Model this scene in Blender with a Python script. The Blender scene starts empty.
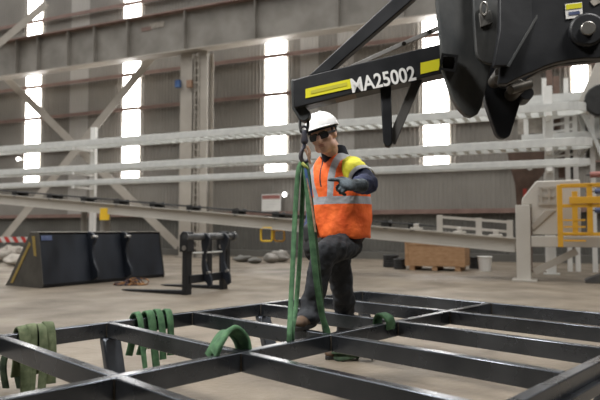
import bpy, bmesh, math, random
from mathutils import Vector, Matrix, noise
V = Vector
PI = math.pi
random.seed(7)
SC = bpy.context.scene
COL = SC.collection

# ------------------------------------------------------------------ camera
F = 35.0 / 36.0 * 600.0
H = 0.94
PITCH = math.atan(30.0 / F)
CP, SP = math.cos(PITCH), math.sin(PITCH)
CAM = V((0, 0, H))
cam_d = bpy.data.cameras.new('camera')
cam = bpy.data.objects.new('camera', cam_d)
COL.objects.link(cam)
cam.location = CAM
cam.rotation_euler = (PI / 2 + PITCH, 0, 0)
cam_d.lens = 35.0
cam_d.sensor_width = 36.0
cam_d.clip_end = 200
cam_d.dof.use_dof = True
cam_d.dof.focus_distance = 3.55
cam_d.dof.aperture_fstop = 2.2
SC.camera = cam


def ray(u, v):
    x, y = u - 300.0, 200.0 - v
    return V((x, F * CP - y * SP, F * SP + y * CP))


def at(u, v, d):
    r = ray(u, v)
    return CAM + r * (d / r.y)


def on_floor(u, v, z=0.0):
    r = ray(u, v)
    return CAM + r * ((z - H) / r.z)


def on_plane(u, v, p0, n):
    r = ray(u, v)
    return CAM + r * ((p0 - CAM).dot(n) / r.dot(n))


# frame running along the shed's back wall: (s along, c away, z up)
AW = math.radians(23.2)
EX = V((math.cos(AW), -math.sin(AW), 0))
EY = V((math.sin(AW), math.cos(AW), 0))
XW = Matrix(((EX.x, EY.x, 0, 0), (EX.y, EY.y, 0, 0), (0, 0, 1, 0), (0, 0, 0, 1)))


def ws(u, v, c):
    p = on_plane(u, v, EY * c, EY)
    return p.dot(EX), p.z


# ------------------------------------------------------------------ materials
def nt(name):
    m = bpy.data.materials.new(name)
    m.use_nodes = True
    n = m.node_tree
    for x in list(n.nodes):
        if x.type != 'OUTPUT_MATERIAL':
            n.nodes.remove(x)
    out = [x for x in n.nodes if x.type == 'OUTPUT_MATERIAL'][0]
    b = n.nodes.new('ShaderNodeBsdfPrincipled')
    n.links.new(b.outputs[0], out.inputs[0])
    return m, n, b


def ramp_mix(n, fac, a, b, lo=0.35, hi=0.65):
    r = n.nodes.new('ShaderNodeValToRGB')
    r.color_ramp.elements[0].position = lo
    r.color_ramp.elements[1].position = hi
    r.color_ramp.elements[0].color = (*a, 1)
    r.color_ramp.elements[1].color = (*b, 1)
    n.links.new(fac, r.inputs[0])
    return r.outputs[0]


def mat(name, c1, c2=None, rough=0.6, metal=0.0, scale=6.0, bump=0.0, bscale=None, spec=0.5, stretch=(1, 1, 1), lo=0.35, hi=0.65, rough2=None):
    m, n, b = nt(name)
    c2 = c2 or c1
    tc = n.nodes.new('ShaderNodeTexCoord')
    mp = n.nodes.new('ShaderNodeMapping')
    mp.inputs['Scale'].default_value = stretch
    n.links.new(tc.outputs['Object'], mp.inputs[0])
    nz = n.nodes.new('ShaderNodeTexNoise')
    nz.inputs['Scale'].default_value = scale
    nz.inputs['Detail'].default_value = 6
    n.links.new(mp.outputs[0], nz.inputs['Vector'])
    col = ramp_mix(n, nz.outputs[0], c1, c2, lo, hi)
    n.links.new(col, b.inputs['Base Color'])
    b.inputs['Roughness'].default_value = rough
    if rough2 is not None:
        mr = n.nodes.new('ShaderNodeMapRange')
        mr.inputs[1].default_value = 0.3
        mr.inputs[2].default_value = 0.7
        mr.inputs[3].default_value = rough
        mr.inputs[4].default_value = rough2
        n.links.new(nz.outputs[0], mr.inputs[0])
        n.links.new(mr.outputs[0], b.inputs['Roughness'])
    b.inputs['Metallic'].default_value = metal
    b.inputs['Specular IOR Level'].default_value = spec
    if bump:
        nb = n.nodes.new('ShaderNodeTexNoise')
        nb.inputs['Scale'].default_value = bscale or scale * 4
        nb.inputs['Detail'].default_value = 5
        n.links.new(mp.outputs[0], nb.inputs['Vector'])
        bp = n.nodes.new('ShaderNodeBump')
        bp.inputs['Strength'].default_value = bump
        bp.inputs['Distance'].default_value = 0.02
        n.links.new(nb.outputs[0], bp.inputs['Height'])
        n.links.new(bp.outputs[0], b.inputs['Normal'])
    return m


def emit(name, col, strength):
    m, n, b = nt(name)
    b.inputs['Base Color'].default_value = (*col, 1)
    b.inputs['Emission Color'].default_value = (*col, 1)
    b.inputs['Emission Strength'].default_value = strength
    return m


M = {}
M['concrete'] = mat('concrete', (0.112, 0.09, 0.066), (0.25, 0.208, 0.158), rough=0.60, rough2=0.42, scale=1.4, bump=0.3, bscale=22, lo=0.28, hi=0.72)
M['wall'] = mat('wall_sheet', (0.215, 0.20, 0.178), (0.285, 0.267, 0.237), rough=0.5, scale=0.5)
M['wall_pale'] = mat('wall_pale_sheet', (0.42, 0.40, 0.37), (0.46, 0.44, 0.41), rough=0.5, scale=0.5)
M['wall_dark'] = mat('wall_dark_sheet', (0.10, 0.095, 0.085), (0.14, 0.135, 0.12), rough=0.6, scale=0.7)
M['skylight'] = emit('daylight_sheet', (1.0, 0.97, 0.93), 12.0)
M['primer'] = mat('primer_red', (0.20, 0.125, 0.105), (0.27, 0.18, 0.15), rough=0.5, scale=2)
M['girder'] = mat('girder_grey', (0.20, 0.185, 0.162), (0.30, 0.28, 0.25), rough=0.5, scale=1.2)
M['beige'] = mat('beige_paint', (0.36, 0.325, 0.28), (0.43, 0.395, 0.345), rough=0.45, scale=1.5)
M['beige2'] = mat('beige_machine', (0.50, 0.47, 0.42), (0.56, 0.53, 0.48), rough=0.45, scale=1.5)
M['galv'] = mat('galvanised', (0.66, 0.67, 0.65), (0.76, 0.77, 0.74), rough=0.42, metal=0.2, scale=5)
M['white'] = mat('white_paint', (0.72, 0.71, 0.68), (0.8, 0.79, 0.76), rough=0.45, scale=3)
M['black'] = mat('black_paint', (0.006, 0.007, 0.009), (0.012, 0.013, 0.016), rough=0.42, rough2=0.55, scale=5, bump=0.05)
M['blackgloss'] = mat('black_bucket', (0.006, 0.008, 0.012), (0.018, 0.023, 0.034), rough=0.3, rough2=0.5, scale=2.2, stretch=(1, 1, 0.35))
M['darkside'] = mat('bucket_side', (0.055, 0.05, 0.042), (0.085, 0.078, 0.066), rough=0.6, scale=4)
M['rubber'] = mat('rubber', (0.015, 0.015, 0.015), (0.03, 0.03, 0.03), rough=0.7, scale=6)
M['steel'] = mat('mill_steel', (0.082, 0.092, 0.107), (0.14, 0.152, 0.172), rough=0.20, rough2=0.34, scale=3.5, metal=0.9, spec=0.7)
M['weld'] = mat('weld_bead', (0.05, 0.047, 0.043), (0.11, 0.098, 0.08), rough=0.5, metal=0.5, scale=80)
M['weathered'] = mat('weathered_plate', (0.028, 0.032, 0.034), (0.075, 0.076, 0.074), rough=0.5, scale=7, bump=0.1, stretch=(1, 1, 0.5))
M['worn'] = mat('worn_steel', (0.30, 0.29, 0.27), (0.42, 0.40, 0.37), rough=0.35, metal=0.8, scale=9)
M['pin'] = mat('pin_steel', (0.045, 0.04, 0.034), (0.10, 0.09, 0.075), rough=0.45, metal=0.5, scale=9)
M['yellow'] = mat('yellow_decal', (0.68, 0.64, 0.015), (0.72, 0.67, 0.02), rough=0.5, scale=5)
M['decaltext'] = mat('faded_decal_print', (0.55, 0.50, 0.03), (0.48, 0.46, 0.05), rough=0.5, scale=5)
M['barsteel'] = mat('bare_bar', (0.20, 0.195, 0.185), (0.30, 0.29, 0.275), rough=0.45, scale=9)
M['latch'] = mat('latch_grey', (0.10, 0.10, 0.095), (0.16, 0.155, 0.145), rough=0.5, scale=20)
M['tubesteel'] = mat('worn_black_tube', (0.03, 0.033, 0.038), (0.09, 0.093, 0.098), rough=0.25, scale=7, spec=0.8)
M['letter'] = mat('white_letter', (0.72, 0.72, 0.70), (0.78, 0.78, 0.76), rough=0.5, scale=9)
M['green'] = mat('green_webbing', (0.04, 0.105, 0.05), (0.085, 0.19, 0.09), rough=0.85, scale=25, bump=0.3, bscale=250)
M['olive'] = mat('olive_webbing', (0.07, 0.095, 0.045), (0.16, 0.19, 0.105), rough=0.9, scale=18, bump=0.3, bscale=250)
M['darkgreen'] = mat('dark_webbing', (0.020, 0.038, 0.022), (0.055, 0.09, 0.048), rough=0.9, scale=22, bump=0.3, bscale=200)
M['bluetag'] = mat('blue_tag', (0.015, 0.055, 0.19), (0.06, 0.13, 0.28), rough=0.6)
M['limetag'] = mat('lime_tag', (0.22, 0.28, 0.05), (0.30, 0.34, 0.08), rough=0.6)
M['rope'] = mat('tan_rope', (0.24, 0.135, 0.085), (0.36, 0.24, 0.165), rough=0.9, scale=60)
M['hazrope'] = mat('mottled_rope', (0.03, 0.022, 0.035), (0.30, 0.15, 0.055), rough=0.9, scale=14, lo=0.42, hi=0.58)
M['stripeyellow'] = mat('dull_yellow_stripe', (0.30, 0.21, 0.05), (0.38, 0.27, 0.07), rough=0.6)
M['hookblue'] = mat('hook_paint', (0.025, 0.03, 0.05), (0.075, 0.06, 0.055), rough=0.5, metal=0.3, scale=18)
M['plywood'] = mat('plywood', (0.36, 0.20, 0.10), (0.46, 0.28, 0.15), rough=0.7, scale=7, stretch=(1, 1, 3))
M['cageyellow'] = mat('guard_yellow', (0.66, 0.34, 0.025), (0.74, 0.40, 0.04), rough=0.45, scale=3)
M['tagyellow'] = mat('tag_yellow', (0.80, 0.50, 0.02), (0.85, 0.56, 0.03), rough=0.5)
M['rust'] = mat('rust_plate', (0.10, 0.062, 0.046), (0.16, 0.10, 0.075), rough=0.6, scale=5)
M['red'] = mat('red_paint', (0.45, 0.05, 0.04), (0.5, 0.07, 0.05), rough=0.6)
M['dullred'] = mat('dull_red', (0.28, 0.10, 0.09), (0.34, 0.14, 0.12), rough=0.6)
M['bluecloth'] = mat('blue_rollers', (0.05, 0.07, 0.16), (0.10, 0.13, 0.24), rough=0.7, scale=12)
M['darkfoot'] = mat('dark_grey', (0.05, 0.05, 0.05), (0.09, 0.085, 0.08), rough=0.6)
M['sack'] = mat('pale_sack', (0.33, 0.30, 0.26), (0.46, 0.42, 0.37), rough=0.9, scale=8, bump=0.3)
M['skin'] = mat('skin', (0.60, 0.35, 0.255), (0.68, 0.41, 0.31), rough=0.5, scale=25, bump=0.04, bscale=120)
M['lips'] = mat('lips', (0.44, 0.20, 0.155), (0.48, 0.23, 0.18), rough=0.5)
M['hair'] = mat('dark_hair', (0.03, 0.022, 0.017), (0.06, 0.042, 0.03), rough=0.7, scale=90, bump=0.4)
M['helmet'] = mat('helmet_white', (0.80, 0.80, 0.79), (0.84, 0.84, 0.83), rough=0.3)
M['frameblack'] = mat('glasses_black', (0.012, 0.012, 0.013), rough=0.3)
M['lens'] = mat('tinted_lens', (0.05, 0.05, 0.055), rough=0.08, spec=0.8)
M['navy'] = mat('navy_cloth', (0.016, 0.022, 0.062), (0.03, 0.04, 0.10), rough=0.85, scale=14, bump=0.4, bscale=20)
M['collar'] = mat('dark_collar', (0.010, 0.012, 0.022), (0.02, 0.022, 0.035), rough=0.9, scale=20)
M['hiyellow'] = mat('hi_vis_yellow', (0.50, 0.47, 0.02), (0.60, 0.55, 0.03), rough=0.75, scale=14, bump=0.4, bscale=18)
M['trouser'] = mat('charcoal_trousers', (0.010, 0.012, 0.016), (0.030, 0.033, 0.039), rough=0.85, scale=9, bump=0.6, bscale=16)
M['boot'] = mat('brown_boot', (0.06, 0.036, 0.022), (0.12, 0.072, 0.042), rough=0.65, scale=14)
M['sole'] = mat('boot_sole', (0.018, 0.016, 0.014), rough=0.8)
M['glove'] = mat('grey_glove', (0.010, 0.013, 0.015), (0.07, 0.092, 0.11), rough=0.75, scale=22, bump=0.3)
M['glovetip'] = mat('black_glove', (0.010, 0.011, 0.012), (0.02, 0.02, 0.022), rough=0.7, scale=22)
M['silver'] = mat('reflective_tape', (0.33, 0.34, 0.36), (0.40, 0.41, 0.43), rough=0.4, scale=20)
M['lamp'] = emit('lamp_glow', (1.0, 0.98, 0.95), 6.0)


def vest_material():
    """orange hi-vis with sewn silver tape: one hoop and two braces over the shoulders"""
    m, n, b = nt('hi_vis_orange')
    tc = n.nodes.new('ShaderNodeTexCoord')
    sp = n.nodes.new('ShaderNodeSeparateXYZ')
    n.links.new(tc.outputs['Object'], sp.inputs[0])

    def mth(op, a, bb=None, c=None):
        q = n.nodes.new('ShaderNodeMath')
        q.operation = op
        for i, val in enumerate((a, bb, c)):
            if val is None:
                continue
            if isinstance(val, (int, float)):
                q.inputs[i].default_value = val
            else:
                n.links.new(val, q.inputs[i])
        return q.outputs[0]
    x, z = sp.outputs[0], sp.outputs[2]
    y = sp.outputs[1]
    hoop = mth('COMPARE', z, 0.243, 0.024)
    # braces start close to the zip and spread to the shoulders
    off = mth('MULTIPLY_ADD', mth('SUBTRACT', z, 0.24), 0.24, 0.062)
    brace = mth('COMPARE', mth('ABSOLUTE', x), off, 0.025)
    brace = mth('MULTIPLY', brace, mth('GREATER_THAN', z, 0.24))
    tape = mth('MAXIMUM', hoop, brace)
    zipm = mth('COMPARE', x, 0.0, 0.006)
    zipm = mth('MULTIPLY', zipm, mth('GREATER_THAN', z, 0.33))
    zipm = mth('MULTIPLY', zipm, mth('GREATER_THAN', y, 0.0))
    nz = n.nodes.new('ShaderNodeTexNoise')
    nz.inputs['Scale'].default_value = 10
    n.links.new(tc.outputs['Object'], nz.inputs['Vector'])
    org = ramp_mix(n, nz.outputs[0], (0.74, 0.10, 0.016), (0.86, 0.15, 0.024))
    mx = n.nodes.new('ShaderNodeMix')
    mx.data_type = 'RGBA'
    n.links.new(tape, mx.inputs[0])
    n.links.new(org, mx.inputs[6])
    mx.inputs[7].default_value = (0.33, 0.34, 0.365, 1)
    mz = n.nodes.new('ShaderNodeMix')
    mz.data_type = 'RGBA'
    n.links.new(zipm, mz.inputs[0])
    n.links.new(mx.outputs[2], mz.inputs[6])
    mz.inputs[7].default_value = (0.02, 0.02, 0.025, 1)
    n.links.new(mz.outputs[2], b.inputs['Base Color'])
    b.inputs['Roughness'].default_value = 0.7
    nb = n.nodes.new('ShaderNodeTexNoise')
    nb.inputs['Scale'].default_value = 13
    nb.inputs['Detail'].default_value = 4
    n.links.new(tc.outputs['Object'], nb.inputs['Vector'])
    bp = n.nodes.new('ShaderNodeBump')
    bp.inputs['Strength'].default_value = 0.55
    bp.inputs['Distance'].default_value = 0.03
    n.links.new(nb.outputs[0], bp.inputs['Height'])
    n.links.new(bp.outputs[0], b.inputs['Normal'])
    return m


def stripe_material(name, a, c, freq):
    m, n, b = nt(name)
    tc = n.nodes.new('ShaderNodeTexCoord')
    mp = n.nodes.new('ShaderNodeMapping')
    mp.inputs['Rotation'].default_value = (0, math.radians(40), 0)
    n.links.new(tc.outputs['Object'], mp.inputs[0])
    w = n.nodes.new('ShaderNodeTexWave')
    w.inputs['Scale'].default_value = freq
    n.links.new(mp.outputs[0], w.inputs['Vector'])
    n.links.new(ramp_mix(n, w.outputs[0], a, c, 0.48, 0.52), b.inputs['Base Color'])
    b.inputs['Roughness'].default_value = 0.6
    return m


M['vest'] = vest_material()
M['hazard'] = stripe_material('red_white_stripe', (0.62, 0.05, 0.04), (0.75, 0.72, 0.70), 1.1)


# ------------------------------------------------------------------ mesh builder
class MB:
    def __init__(self, X=None):
        self.bm = bmesh.new()
        self.X = X

    def _v(self, p):
        p = V(p)
        return self.bm.verts.new(self.X @ p if self.X else p)

    def _f(self, vs, mi=0):
        try:
            f = self.bm.faces.new(vs)
            f.material_index = mi
        except ValueError:
            pass
        return self

    def box(self, lo, hi):
        x0, y0, z0 = lo
        x1, y1, z1 = hi
        vs = [self._v(p) for p in ((x0, y0, z0), (x1, y0, z0), (x1, y1, z0), (x0, y1, z0), (x0, y0, z1), (x1, y0, z1), (x1, y1, z1), (x0, y1, z1))]
        for f in ((0, 3, 2, 1), (4, 5, 6, 7), (0, 1, 5, 4), (1, 2, 6, 5), (2, 3, 7, 6), (3, 0, 4, 7)):
            self._f([vs[i] for i in f])
        return self

    def bar(self, p0, p1, w, h, up=(0, 0, 1)):
        p0, p1 = V(p0), V(p1)
        t = (p1 - p0).normalized()
        s = t.cross(V(up))
        if s.length < 1e-5:
            s = t.cross(V((0, 1, 0)))
        s.normalize()
        n = s.cross(t)
        q = [(-w / 2, -h / 2), (w / 2, -h / 2), (w / 2, h / 2), (-w / 2, h / 2)]
        a = [self._v(p0 + s * x + n * y) for x, y in q]
        b = [self._v(p1 + s * x + n * y) for x, y in q]
        self._f(a[::-1])
        self._f(b)
        for i in range(4):
            j = (i + 1) % 4
            self._f([a[i], a[j], b[j], b[i]])
        return self

    def path(self, pts, r, n=12, closed=False, caps=True):
        pts = [V(p) for p in pts]
        N = len(pts)
        rr = r if isinstance(r, (list, tuple)) else [r] * N
        rings = []
        ref = None
        for i, p in enumerate(pts):
            if closed:
                t = pts[(i + 1) % N] - pts[i - 1]
            else:
                t = pts[min(i + 1, N - 1)] - pts[max(i - 1, 0)]
            t.normalize()
            if ref is None:
                ref = V((0, 0, 1)) if abs(t.z) < 0.9 else V((0, 1, 0))
            s = (ref - t * ref.dot(t)).normalized()
            ref = s
            q = t.cross(s)
            rings.append([self._v(p + s * math.cos(2 * PI * k / n) * rr[i] + q * math.sin(2 * PI * k / n) * rr[i]) for k in range(n)])
        for i in range(N if closed else N - 1):
            a, b = rings[i], rings[(i + 1) % N]
            for k in range(n):
                self._f([a[k], a[(k + 1) % n], b[(k + 1) % n], b[k]])
        if not closed and caps:
            self._f(rings[0][::-1])
            self._f(rings[-1])
        return self

    def tube(self, p0, p1, r0, r1=None, n=16):
        return self.path([p0, p1], [r0, r0 if r1 is None else r1], n)

    def hollow(self, p0, p1, w, t, up=(0, 0, 1)):
        """square hollow section, open ends"""
        p0, p1 = V(p0), V(p1)
        d = (p1 - p0).normalized()
        s = d.cross(V(up)).normalized()
        n = s.cross(d)
        q = [(-1, -1), (1, -1), (1, 1), (-1, 1)]
        R = []
        for p in (p0, p1):
            for h in (w / 2, w / 2 - t):
                R.append([self._v(p + s * x * h + n * y * h) for x, y in q])
        ao, ai, bo, bi = R
        for i in range(4):
            j = (i + 1) % 4
            self._f([ao[i], ao[j], bo[j], bo[i]])
            self._f([ai[j], ai[i], bi[i], bi[j]])
            self._f([ao[j], ao[i], ai[i], ai[j]])
            self._f([bo[i], bo[j], bi[j], bi[i]])
        return self

    def prism(self, outline, vec):
        vec = V(vec)
        o = [V(p) for p in outline]
        a = [self._v(p) for p in o]
        b = [self._v(p + vec) for p in o]
        self._f(a)
        self._f(b[::-1])
        n = len(a)
        for i in range(n):
            j = (i + 1) % n
            self._f([a[j], a[i], b[i], b[j]])
        return self

    def ribbon(self, pts, w, t, side):
        """webbing: a flat strip of width w along pts; side = width direction (one, or one per point)"""
        pts = [V(p) for p in pts]
        N = len(pts)
        rings = []
        for i, p in enumerate(pts):
            d = (pts[min(i + 1, N - 1)] - pts[max(i - 1, 0)]).normalized()
            sd = V(side[i]) if isinstance(side, list) else V(side)
            s = (sd - d * sd.dot(d)).normalized()
            n = d.cross(s)
            rings.append([self._v(p + s * a * w / 2 + n * b * t / 2) for a, b in ((-1, -0.6), (-0.85, -1), (0.85, -1), (1, -0.6), (1, 0.6), (0.85, 1), (-0.85, 1), (-1, 0.6))])
        for i in range(N - 1):
            a, b = rings[i], rings[i + 1]
            for k in range(8):
                self._f([a[k], a[(k + 1) % 8], b[(k + 1) % 8], b[k]])
        self._f(rings[0][::-1])
        self._f(rings[-1])
        return self

    def ell(self, c, r, R=None, n=20, m=12):
        c = V(c)
        rows = []
        for i in range(1, m):
            th = PI * i / m
            row = []
            for k in range(n):
                ph = 2 * PI * k / n
                p = V((r[0] * math.sin(th) * math.cos(ph), r[1] * math.sin(th) * math.sin(ph), r[2] * math.cos(th)))
                row.append(self._v(c + (R @ p if R else p)))
            rows.append(row)
        tp = V((0, 0, r[2]))
        top = self._v(c + (R @ tp if R else tp))
        bot = self._v(c - (R @ tp if R else tp))
        for k in range(n):
            j = (k + 1) % n
            self._f([top, rows[0][k], rows[0][j]])
            self._f([bot, rows[-1][j], rows[-1][k]])
            for i in range(len(rows) - 1):
                self._f([rows[i][k], rows[i + 1][k], rows[i + 1][j], rows[i][j]])
        return self

    def cap(self, p0, p1, r0, r1, n=14):
        """tapered limb with round ends"""
        p0, p1 = V(p0), V(p1)
        t = (p1 - p0).normalized()
        pts, rr = [], []
        for k in range(1, 6):
            a = PI / 2 * k / 5
            pts.append(p0 - t * r0 * math.cos(a))
            rr.append(r0 * math.sin(a))
        for k in range(5, 0, -1):
            a = PI / 2 * k / 5
            pts.append(p1 + t * r1 * math.cos(a))
            rr.append(r1 * math.sin(a))
        return self.path(pts, rr, n)

    def loft(self, rings, cap0=True, cap1=True):
        vs = [[self._v(p) for p in r] for r in rings]
        n = len(vs[0])
        for i in range(len(vs) - 1):
            for k in range(n):
                self._f([vs[i][k], vs[i][(k + 1) % n], vs[i + 1][(k + 1) % n], vs[i + 1][k]])
        if cap0:
            self._f(vs[0][::-1])
        if cap1:
            self._f(vs[-1])
        return self

    def build(self, name, m, parent=None, origin=None, R=None, bevel=0.0, remesh=0.0, smooth_it=6, subsurf=0, solid=0.0, flat=False, angle=40, fold=0.0, fscale=0.12):
        bmesh.ops.recalc_face_normals(self.bm, faces=self.bm.faces[:])
        bm = self.bm
        if parent is not None:
            W = world(parent)
            o = W.inverted()
            bm.transform(o)
        else:
            W = Matrix.Translation(V(origin) if origin is not None else V((0, 0, 0))) @ (R.to_4x4() if R is not None else Matrix.Identity(4))
            bm.transform(W.inverted())
        me = bpy.data.meshes.new(name)
        bm.to_mesh(me)
        bm.free()
        ms = m if isinstance(m, (list, tuple)) else [m]
        for x in ms:
            me.materials.append(M[x] if isinstance(x, str) else x)
        if not flat:
            for p in me.polygons:
                p.use_smooth = True
            me.set_sharp_from_angle(angle=math.radians(angle))
        ob = bpy.data.objects.new(name, me)
        COL.objects.link(ob)
        if parent is not None:
            ob.parent = parent
        else:
            ob.matrix_basis = W
        if remesh:
            md = ob.modifiers.new('remesh', 'REMESH')
            md.mode = 'VOXEL'
            md.voxel_size = remesh
            md.use_smooth_shade = True
            sm = ob.modifiers.new('smooth', 'SMOOTH')
            sm.factor = 0.5
            sm.iterations = smooth_it
        if bevel:
            md = ob.modifiers.new('bevel', 'BEVEL')
            md.width = bevel
            md.segments = 2
            md.limit_method = 'ANGLE'
            md.angle_limit = math.radians(40)
        if subsurf:
            md = ob.modifiers.new('subsurf', 'SUBSURF')
            md.levels = md.render_levels = subsurf
        if fold:
            tx = bpy.data.textures.new(name + '_folds', 'CLOUDS')
            tx.noise_scale = fscale
            md = ob.modifiers.new('folds', 'DISPLACE')
            md.texture = tx
            md.texture_coords = 'GLOBAL'
            md.strength = fold
            md.mid_level = 0.5
        if solid:
            md = ob.modifiers.new('solid', 'SOLIDIFY')
            md.thickness = solid
            md.offset = 0
        return ob


def world(o):
    Mx = o.matrix_basis.copy()
    while o.parent is not None:
        o = o.parent
        Mx = o.matrix_basis @ Mx
    return Mx


def tag(o, label=None, cat=None, group=None, kind=None):
    if label:
        o['label'] = label
    if cat:
        o['category'] = cat
    if group:
        o['group'] = group
    if kind:
        o['kind'] = kind
    return o


def thing(name, label, cat, loc, R=None, group=None):
    o = bpy.data.objects.new(name, None)
    COL.objects.link(o)
    o.empty_display_size = 0.1
    o.matrix_basis = Matrix.Translation(V(loc)) @ (R.to_4x4() if R is not None else Matrix.Identity(4))
    return tag(o, label, cat, group)


def struct(o, label, cat):
    return tag(o, label, cat, kind='structure')


R3W = XW.to_3x3()


def wpt(s, c, z=0.0):
    return EX * s + EY * c + V((0, 0, z))


# ------------------------------------------------------------------ setting
fl = MB()
fl.prism([(-40, -12, 0), (40, -12, 0), (40, 45, 0), (-40, 45, 0)], (0, 0, -0.2))
struct(fl.build('floor', 'concrete', flat=True), 'worn tan grey concrete workshop floor', 'floor')

CWALL = 18.85
# corrugated sheet wall: real ribs
pale = [ws(70, 100, CWALL)[0], ws(88, 100, CWALL)[0], ws(300, 60, CWALL)[0], ws(318, 60, CWALL)[0], ws(336, 60, CWALL)[0], ws(352, 60, CWALL)[0]]


def ispale(s):
    return any(pale[i] <= s <= pale[i + 1] for i in range(0, len(pale), 2))


wb = MB(XW)
s = -44.0
prev = None
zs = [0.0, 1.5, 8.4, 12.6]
prof = []
while s < 26:
    for ds, dc in ((0, 0), (0.08, 0), (0.095, -0.022), (0.13, -0.022)):
        prof.append((s + ds, CWALL + dc))
    s += 0.145
cols = []
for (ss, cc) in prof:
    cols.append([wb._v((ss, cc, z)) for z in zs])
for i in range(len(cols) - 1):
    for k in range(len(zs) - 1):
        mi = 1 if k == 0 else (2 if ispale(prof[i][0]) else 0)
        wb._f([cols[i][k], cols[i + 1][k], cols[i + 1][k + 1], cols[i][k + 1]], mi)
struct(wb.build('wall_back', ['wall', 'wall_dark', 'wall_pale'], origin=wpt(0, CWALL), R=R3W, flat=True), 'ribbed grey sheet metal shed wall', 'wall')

# translucent daylight strips in the wall
for i, (u0, u1, place) in enumerate(((27, 40.5, 'far left end of the wall'), (124, 140, 'left of the beige column'), (266.5, 286.5, 'above the worker behind the jib tip'), (424, 448.5, 'behind the jib beside the black head plates'), (573, 588.5, 'at the far right above the gantry'))):
    s0 = ws(u0, 120, CWALL)[0]
    s1 = ws(u1, 120, CWALL)[0]
    w = MB(XW)
    for za, zb in ((2.98, 4.36), (4.42, 5.77), (5.82, 7.16), (7.24, 8.6), (8.66, 10.1), (10.16, 12.5)):
        if i == 4 and za < 4.4:
            continue
        if i == 4:
            za = max(za, 5.0)
        w.box((s0, CWALL - 0.075, za), (s1, CWALL - 0.045, zb))
    struct(w.build('window_%d' % (i + 1), 'skylight', origin=wpt(s0, CWALL, 2.98), R=R3W, flat=True), 'bright translucent daylight strip at ' + place if i == 0 else 'bright translucent daylight strip ' + place, 'window')

# girts
for i, z in enumerate((1.53, 2.95, 4.39, 5.80, 7.20, 8.63, 10.13)):
    g = MB(XW)
    g.box((-43.5, CWALL - 0.20, z - 0.012), (25.5, CWALL - 0.04, z + 0.012))
    g.box((-43.5, CWALL - 0.20, z - 0.07), (25.5, CWALL - 0.19, z + 0.07))
    struct(g.build('trim_%d' % (i + 1), 'primer', origin=wpt(0, CWALL - 0.2, z), R=R3W, flat=True), 'reddish primed steel girt running along the ribbed wall', 'wall girt')

# crane girder along the wall
CG = 16.9
zb = (ws(0, 79, CG)[1] + ws(200, 47.5, CG)[1]) / 2
zt = (ws(0, 44, CG)[1] + ws(200, 10, CG)[1]) / 2
gd = thing('crane_girder', 'long grey plate girder with pink top flange under the roof, along the wall', 'girder', wpt(0, CG, zb), R3W)
m_ = MB(XW)
m_.box((-42, CG, zb), (24, CG + 0.02, zt))
m_.build('web', 'girder', gd, flat=True)
m_ = MB(XW)
m_.box((-42, CG - 0.22, zb - 0.04), (24, CG + 0.24, zb))
m_.build('bottom_flange', 'beige', gd, flat=True)
m_ = MB(XW)
m_.box((-42, CG - 0.22, zt), (24, CG + 0.24, zt + 0.05))
m_.build('top_flange', 'primer', gd, flat=True)
m_ = MB(XW)
m_.box((-42, CG - 0.03, zt + 0.05), (24, CG + 0.03, zt + 0.14))
m_.build('rail', 'primer', gd, flat=True)
for u in (20, 41, 71, 97, 130, 187, 257, 340, 405, 470, 545):
    ss = ws(u, 40, CG)[0]
    m_ = MB(XW)
    m_.box((ss - 0.012, CG - 0.2, zb), (ss + 0.012, CG, zt))
    m_.build('stiffener', 'girder', gd, flat=True)
ss, sz = ws(150, 29, CG)
m_ = MB(XW)
m_.box((ss, CG - 0.02, sz), (ss + 0.62, CG - 0.005, sz + 0.2))
tag(m_.build('plate', 'sack', gd), 'pale identification plate')
ss, sz = ws(162, 29, CG)
m_ = MB(XW)
m_.box((ss - 0.9, CG - 0.02, sz + 0.02), (ss - 0.45, CG - 0.005, sz + 0.16))
tag(m_.build('warning_patch', 'primer', gd), 'faded red patch')


def column(u0, u1, c, label, u2=None):
    s0, s1 = ws(u0, 120, c)[0], ws(u1, 120, c)[0]
    t = thing('steel_column', label, 'column', wpt((s0 + s1) / 2, c), R3W)
    m = MB(XW)
    m.box((s0, c, 0), (s1, c + 0.02, zb - 0.05))
    m.build('front_flange', 'beige', t, flat=True)
    m = MB(XW)
    m.box((s0, c + 0.40, 0), (s1, c + 0.42, zb - 0.05))
    m.build('rear_flange', 'beige', t, flat=True)
    m = MB(XW)
    m.box(((s0 + s1) / 2 - 0.01, c + 0.02, 0), ((s0 + s1) / 2 + 0.01, c + 0.4, zb - 0.05))
    m.build('web', 'girder', t, flat=True)
    m = MB(XW)
    m.box((s0 - 0.1, c - 0.1, 0), (s1 + 0.1, c + 0.52, 0.03))
    m.build('base_plate', 'girder', t, flat=True)
    return t, s0, s1


column(180, 192, CG + 0.1, 'tall beige steel column carrying the girder, left of the fork carriage')
column(199.5, 207, CG + 0.1, 'narrower beige steel column right of the cable ladder')
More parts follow.
